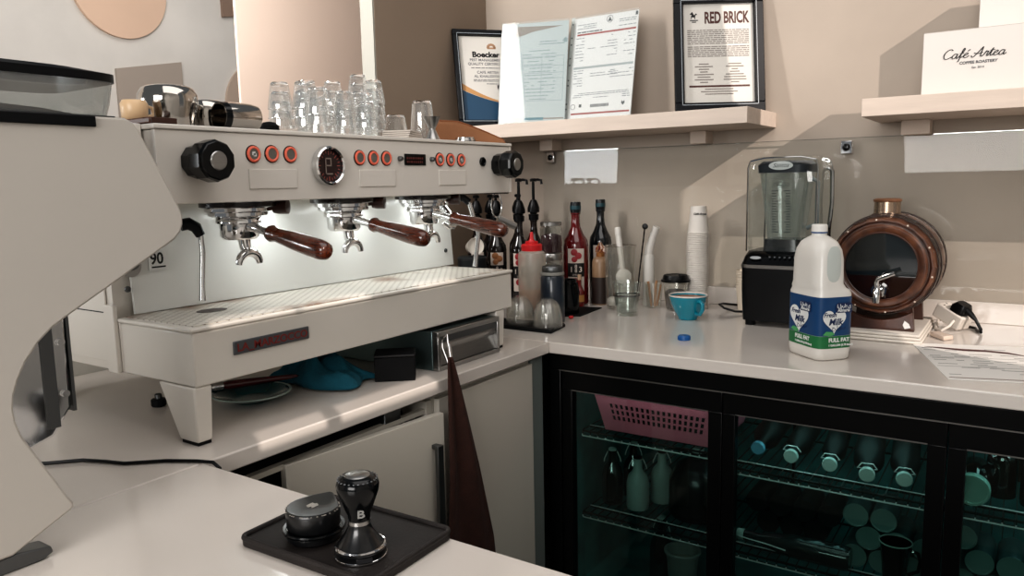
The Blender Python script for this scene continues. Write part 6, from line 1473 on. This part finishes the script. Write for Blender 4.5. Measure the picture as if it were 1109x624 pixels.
m = MB(); m.prism([(-0.112,0.190),(0.128,0.190),(0.128,0.198),(-0.112,0.198)],'XY',0.0001,0.0003,M=Mi); obj('grey_band', m, mat('band_grey','#a4acab',0.6), t, smooth=0)
m = MB()
for (a,b,c,d,dv_,f_) in ((-0.108,-0.03,0.335,0.350,0.007,0.95),(0.06,0.128,0.340,0.352,0.007,0.95),(0.06,0.128,0.322,0.330,0.009,1.0),(-0.11,-0.075,0.215,0.302,0.0115,0.8),(0.02,0.06,0.215,0.302,0.010,0.5),(0.085,0.128,0.215,0.302,0.0125,0.6),(-0.06,0.06,0.255,0.262,0.02,0.9),(-0.11,-0.07,0.13,0.185,0.009,0.8),(-0.04,0.07,0.16,0.172,0.009,0.9),(0.04,0.13,0.145,0.178,0.012,0.7),(-0.10,0.12,0.095,0.103,0.006,0.95),(0.095,0.125,0.08,0.09,0.007,1.0),(-0.105,-0.07,0.085,0.09,0.01,1.0),(-0.02,0.04,0.08,0.086,0.009,1.0)): ticks(m, Mi, a, b, c, d, dv_, 0.0026, f_, z=0.0001)
obj('print', m, mat('ink_pale','#8c8f92',0.7), t, smooth=0)
m = MB()
ticks(m, Mi, -0.108, -0.005, 0.3185, 0.324, 0.02, 0.0042, 1.0, z=0.0001)
u = -0.03
while u < 0.045: w_ = random.uniform(0.001,0.003); m.prism([(u,0.050),(u+w_,0.050),(u+w_,0.061),(u,0.061)],'XY',0.0001,0.0003,M=Mi); u += w_+0.0012
for (cx2,cy2,r2) in ((0.022,0.357,0.012),(-0.102,0.055,0.009)):
    P = [Mi @ Vector((cx2+r2*cos(2*PI*i/24),cy2+r2*sin(2*PI*i/24),0.0003)) for i in range(24)]; m.tube(P,0.0008,5,closed=True)
m.prism([(0.014,0.350),(0.030,0.350),(0.022,0.366)],'XY',0.0001,0.0003,M=Mi); m.prism([(0.122,0.358),(0.131,0.358),(0.131,0.371),(0.122,0.371)],'XY',0.0001,0.0003,M=Mi)
m.prism([(0.094,0.058),(0.101,0.050),(0.108,0.058),(0.106,0.067),(0.101,0.061),(0.096,0.067)],'XY',0.0001,0.0003,M=Mi); m.prism([(-0.077,0.052),(-0.066,0.052),(-0.066,0.063),(-0.077,0.063)],'XY',0.0001,0.0003,M=Mi)
obj('dark_print', m, mat('ink_slate','#3d4144',0.7), t, smooth=0)
# café boxes
BXW = mat('box_white','#d5d0cb',0.75)
def card_box(label, x0, x1, y0, y1, z0, z1):
    t = thing('gift_box', label, 'box', ((x0+x1)/2,(y0+y1)/2,z0))
    obj('body', MB().box(x0,x1,y0,y1,z0,z1), BXW, t, bevel=0.0015)
    obj('lid_seam', MB().box(x0-0.0003,x1+0.0003,y0-0.0003,y1+0.0003,z1-0.0012,z1-0.0006), mat('seam_grey','#a9a49e',0.7), t)
    return t
t = card_box('white café box with black script lettering at the front of the right shelf', 0.812, 1.052, 0.592, 0.690, 1.5426, 1.7055)
LET = {'C': (1.75, [[(1.5,1.75),(1.15,2.0),(0.55,1.85),(0.12,1.2),(0.2,0.4),(0.7,0.0),(1.3,0.2),(1.75,0.45)]]),
 'a': (1.3, [[(0.9,0.85),(0.5,1.0),(0.1,0.6),(0.15,0.1),(0.5,0.0),(0.85,0.4),(0.97,0.95),(0.9,0.3),(1.05,0.0),(1.4,0.35)]]),
 'f': (0.9, [[(0.0,0.3),(0.4,0.9),(0.72,1.7),(0.58,2.05),(0.4,1.7),(0.36,0.6),(0.28,-0.55),(0.1,-0.72)],[(0.05,0.95),(0.85,1.02)],[(0.36,0.05),(0.9,0.35)]]),
 'e': (1.0, [[(0.0,0.4),(0.5,0.58),(0.75,0.85),(0.5,1.0),(0.15,0.7),(0.1,0.25),(0.4,0.0),(0.8,0.15),(1.05,0.4)]]),
 'A': (2.1, [[(-0.25,0.35),(0.0,0.02),(0.35,0.1),(0.95,1.05),(1.5,2.0),(1.5,1.0),(1.55,0.2),(1.8,0.02),(2.1,0.3)],[(0.1,0.85),(0.9,0.65),(1.75,0.85)]]),
 'r': (0.95, [[(0.0,0.3),(0.3,1.08),(0.42,0.9),(0.72,0.95),(0.6,0.4),(0.7,0.0),(1.0,0.35)]]),
 't': (0.8, [[(0.0,0.3),(0.48,1.6),(0.3,0.5),(0.42,0.0),(0.85,0.35)],[(0.0,1.1),(0.9,1.18)]])}
LET['\u00e9'] = (1.0, LET['e'][1] + [[(0.5,1.35),(0.9,1.7)]])
def script(m, txt, unit, M, r, shear=0.32):
    pen = 0.0
    for ch in txt:
        if ch == ' ': pen += 0.75; continue
        adv, strokes = LET[ch]
        for P in strokes:
            Q = []
            n = len(P)
            for k in range(n-1):
                p0, p1, p2, p3 = P[max(k-1,0)], P[k], P[k+1], P[min(k+2,n-1)]
                for s_ in range(6):
                    t_ = s_/6; f = lambda a,b,c,d: 0.5*((2*b)+(-a+c)*t_+(2*a-5*b+4*c-d)*t_*t_+(-a+3*b-3*c+d)*t_**3)
                    Q.append((f(p0[0],p1[0],p2[0],p3[0]), f(p0[1],p1[1],p2[1],p3[1])))
            Q.append(P[-1])
            V_ = [((x+pen+y*shear)*unit, y*unit) for x, y in Q]
            rr_ = []
            for k in range(len(V_)):
                a_, b_ = V_[max(k-1,0)], V_[min(k+1,len(V_)-1)]
                down = abs(b_[1]-a_[1])/(math.hypot(b_[0]-a_[0], b_[1]-a_[1])+1e-9)
                rr_.append(r*(0.65+0.55*down))
            m.tube([M @ Vector((x, y, 0.0)) for x, y in V_], rr_, 6)
        pen += adv
m = MB(); script(m, 'Café Artea', 0.0118, frame((0.858,0.5912,1.633),(1,0,0),(0,0,1)), 0.00105)
obj('script_lettering', m, INKD, t, smooth=0)
m = MB(); m.text('COFFEE ROASTERY', 0.0098, frame((0.940,0.5915,1.617),(1,0,0),(0,0,1)), align='CENTER', bold=0.0002); m.text('Est. 2014', 0.0075, frame((0.940,0.5915,1.6045),(1,0,0),(0,0,1)), align='CENTER')
obj('small_lettering', m, mat('ink_mid','#55565a',0.7), t, smooth=0)
card_box('taller plain white box standing behind the lettered café box', 0.930, 1.20, 0.700, 0.800, 1.5426, 1.86)
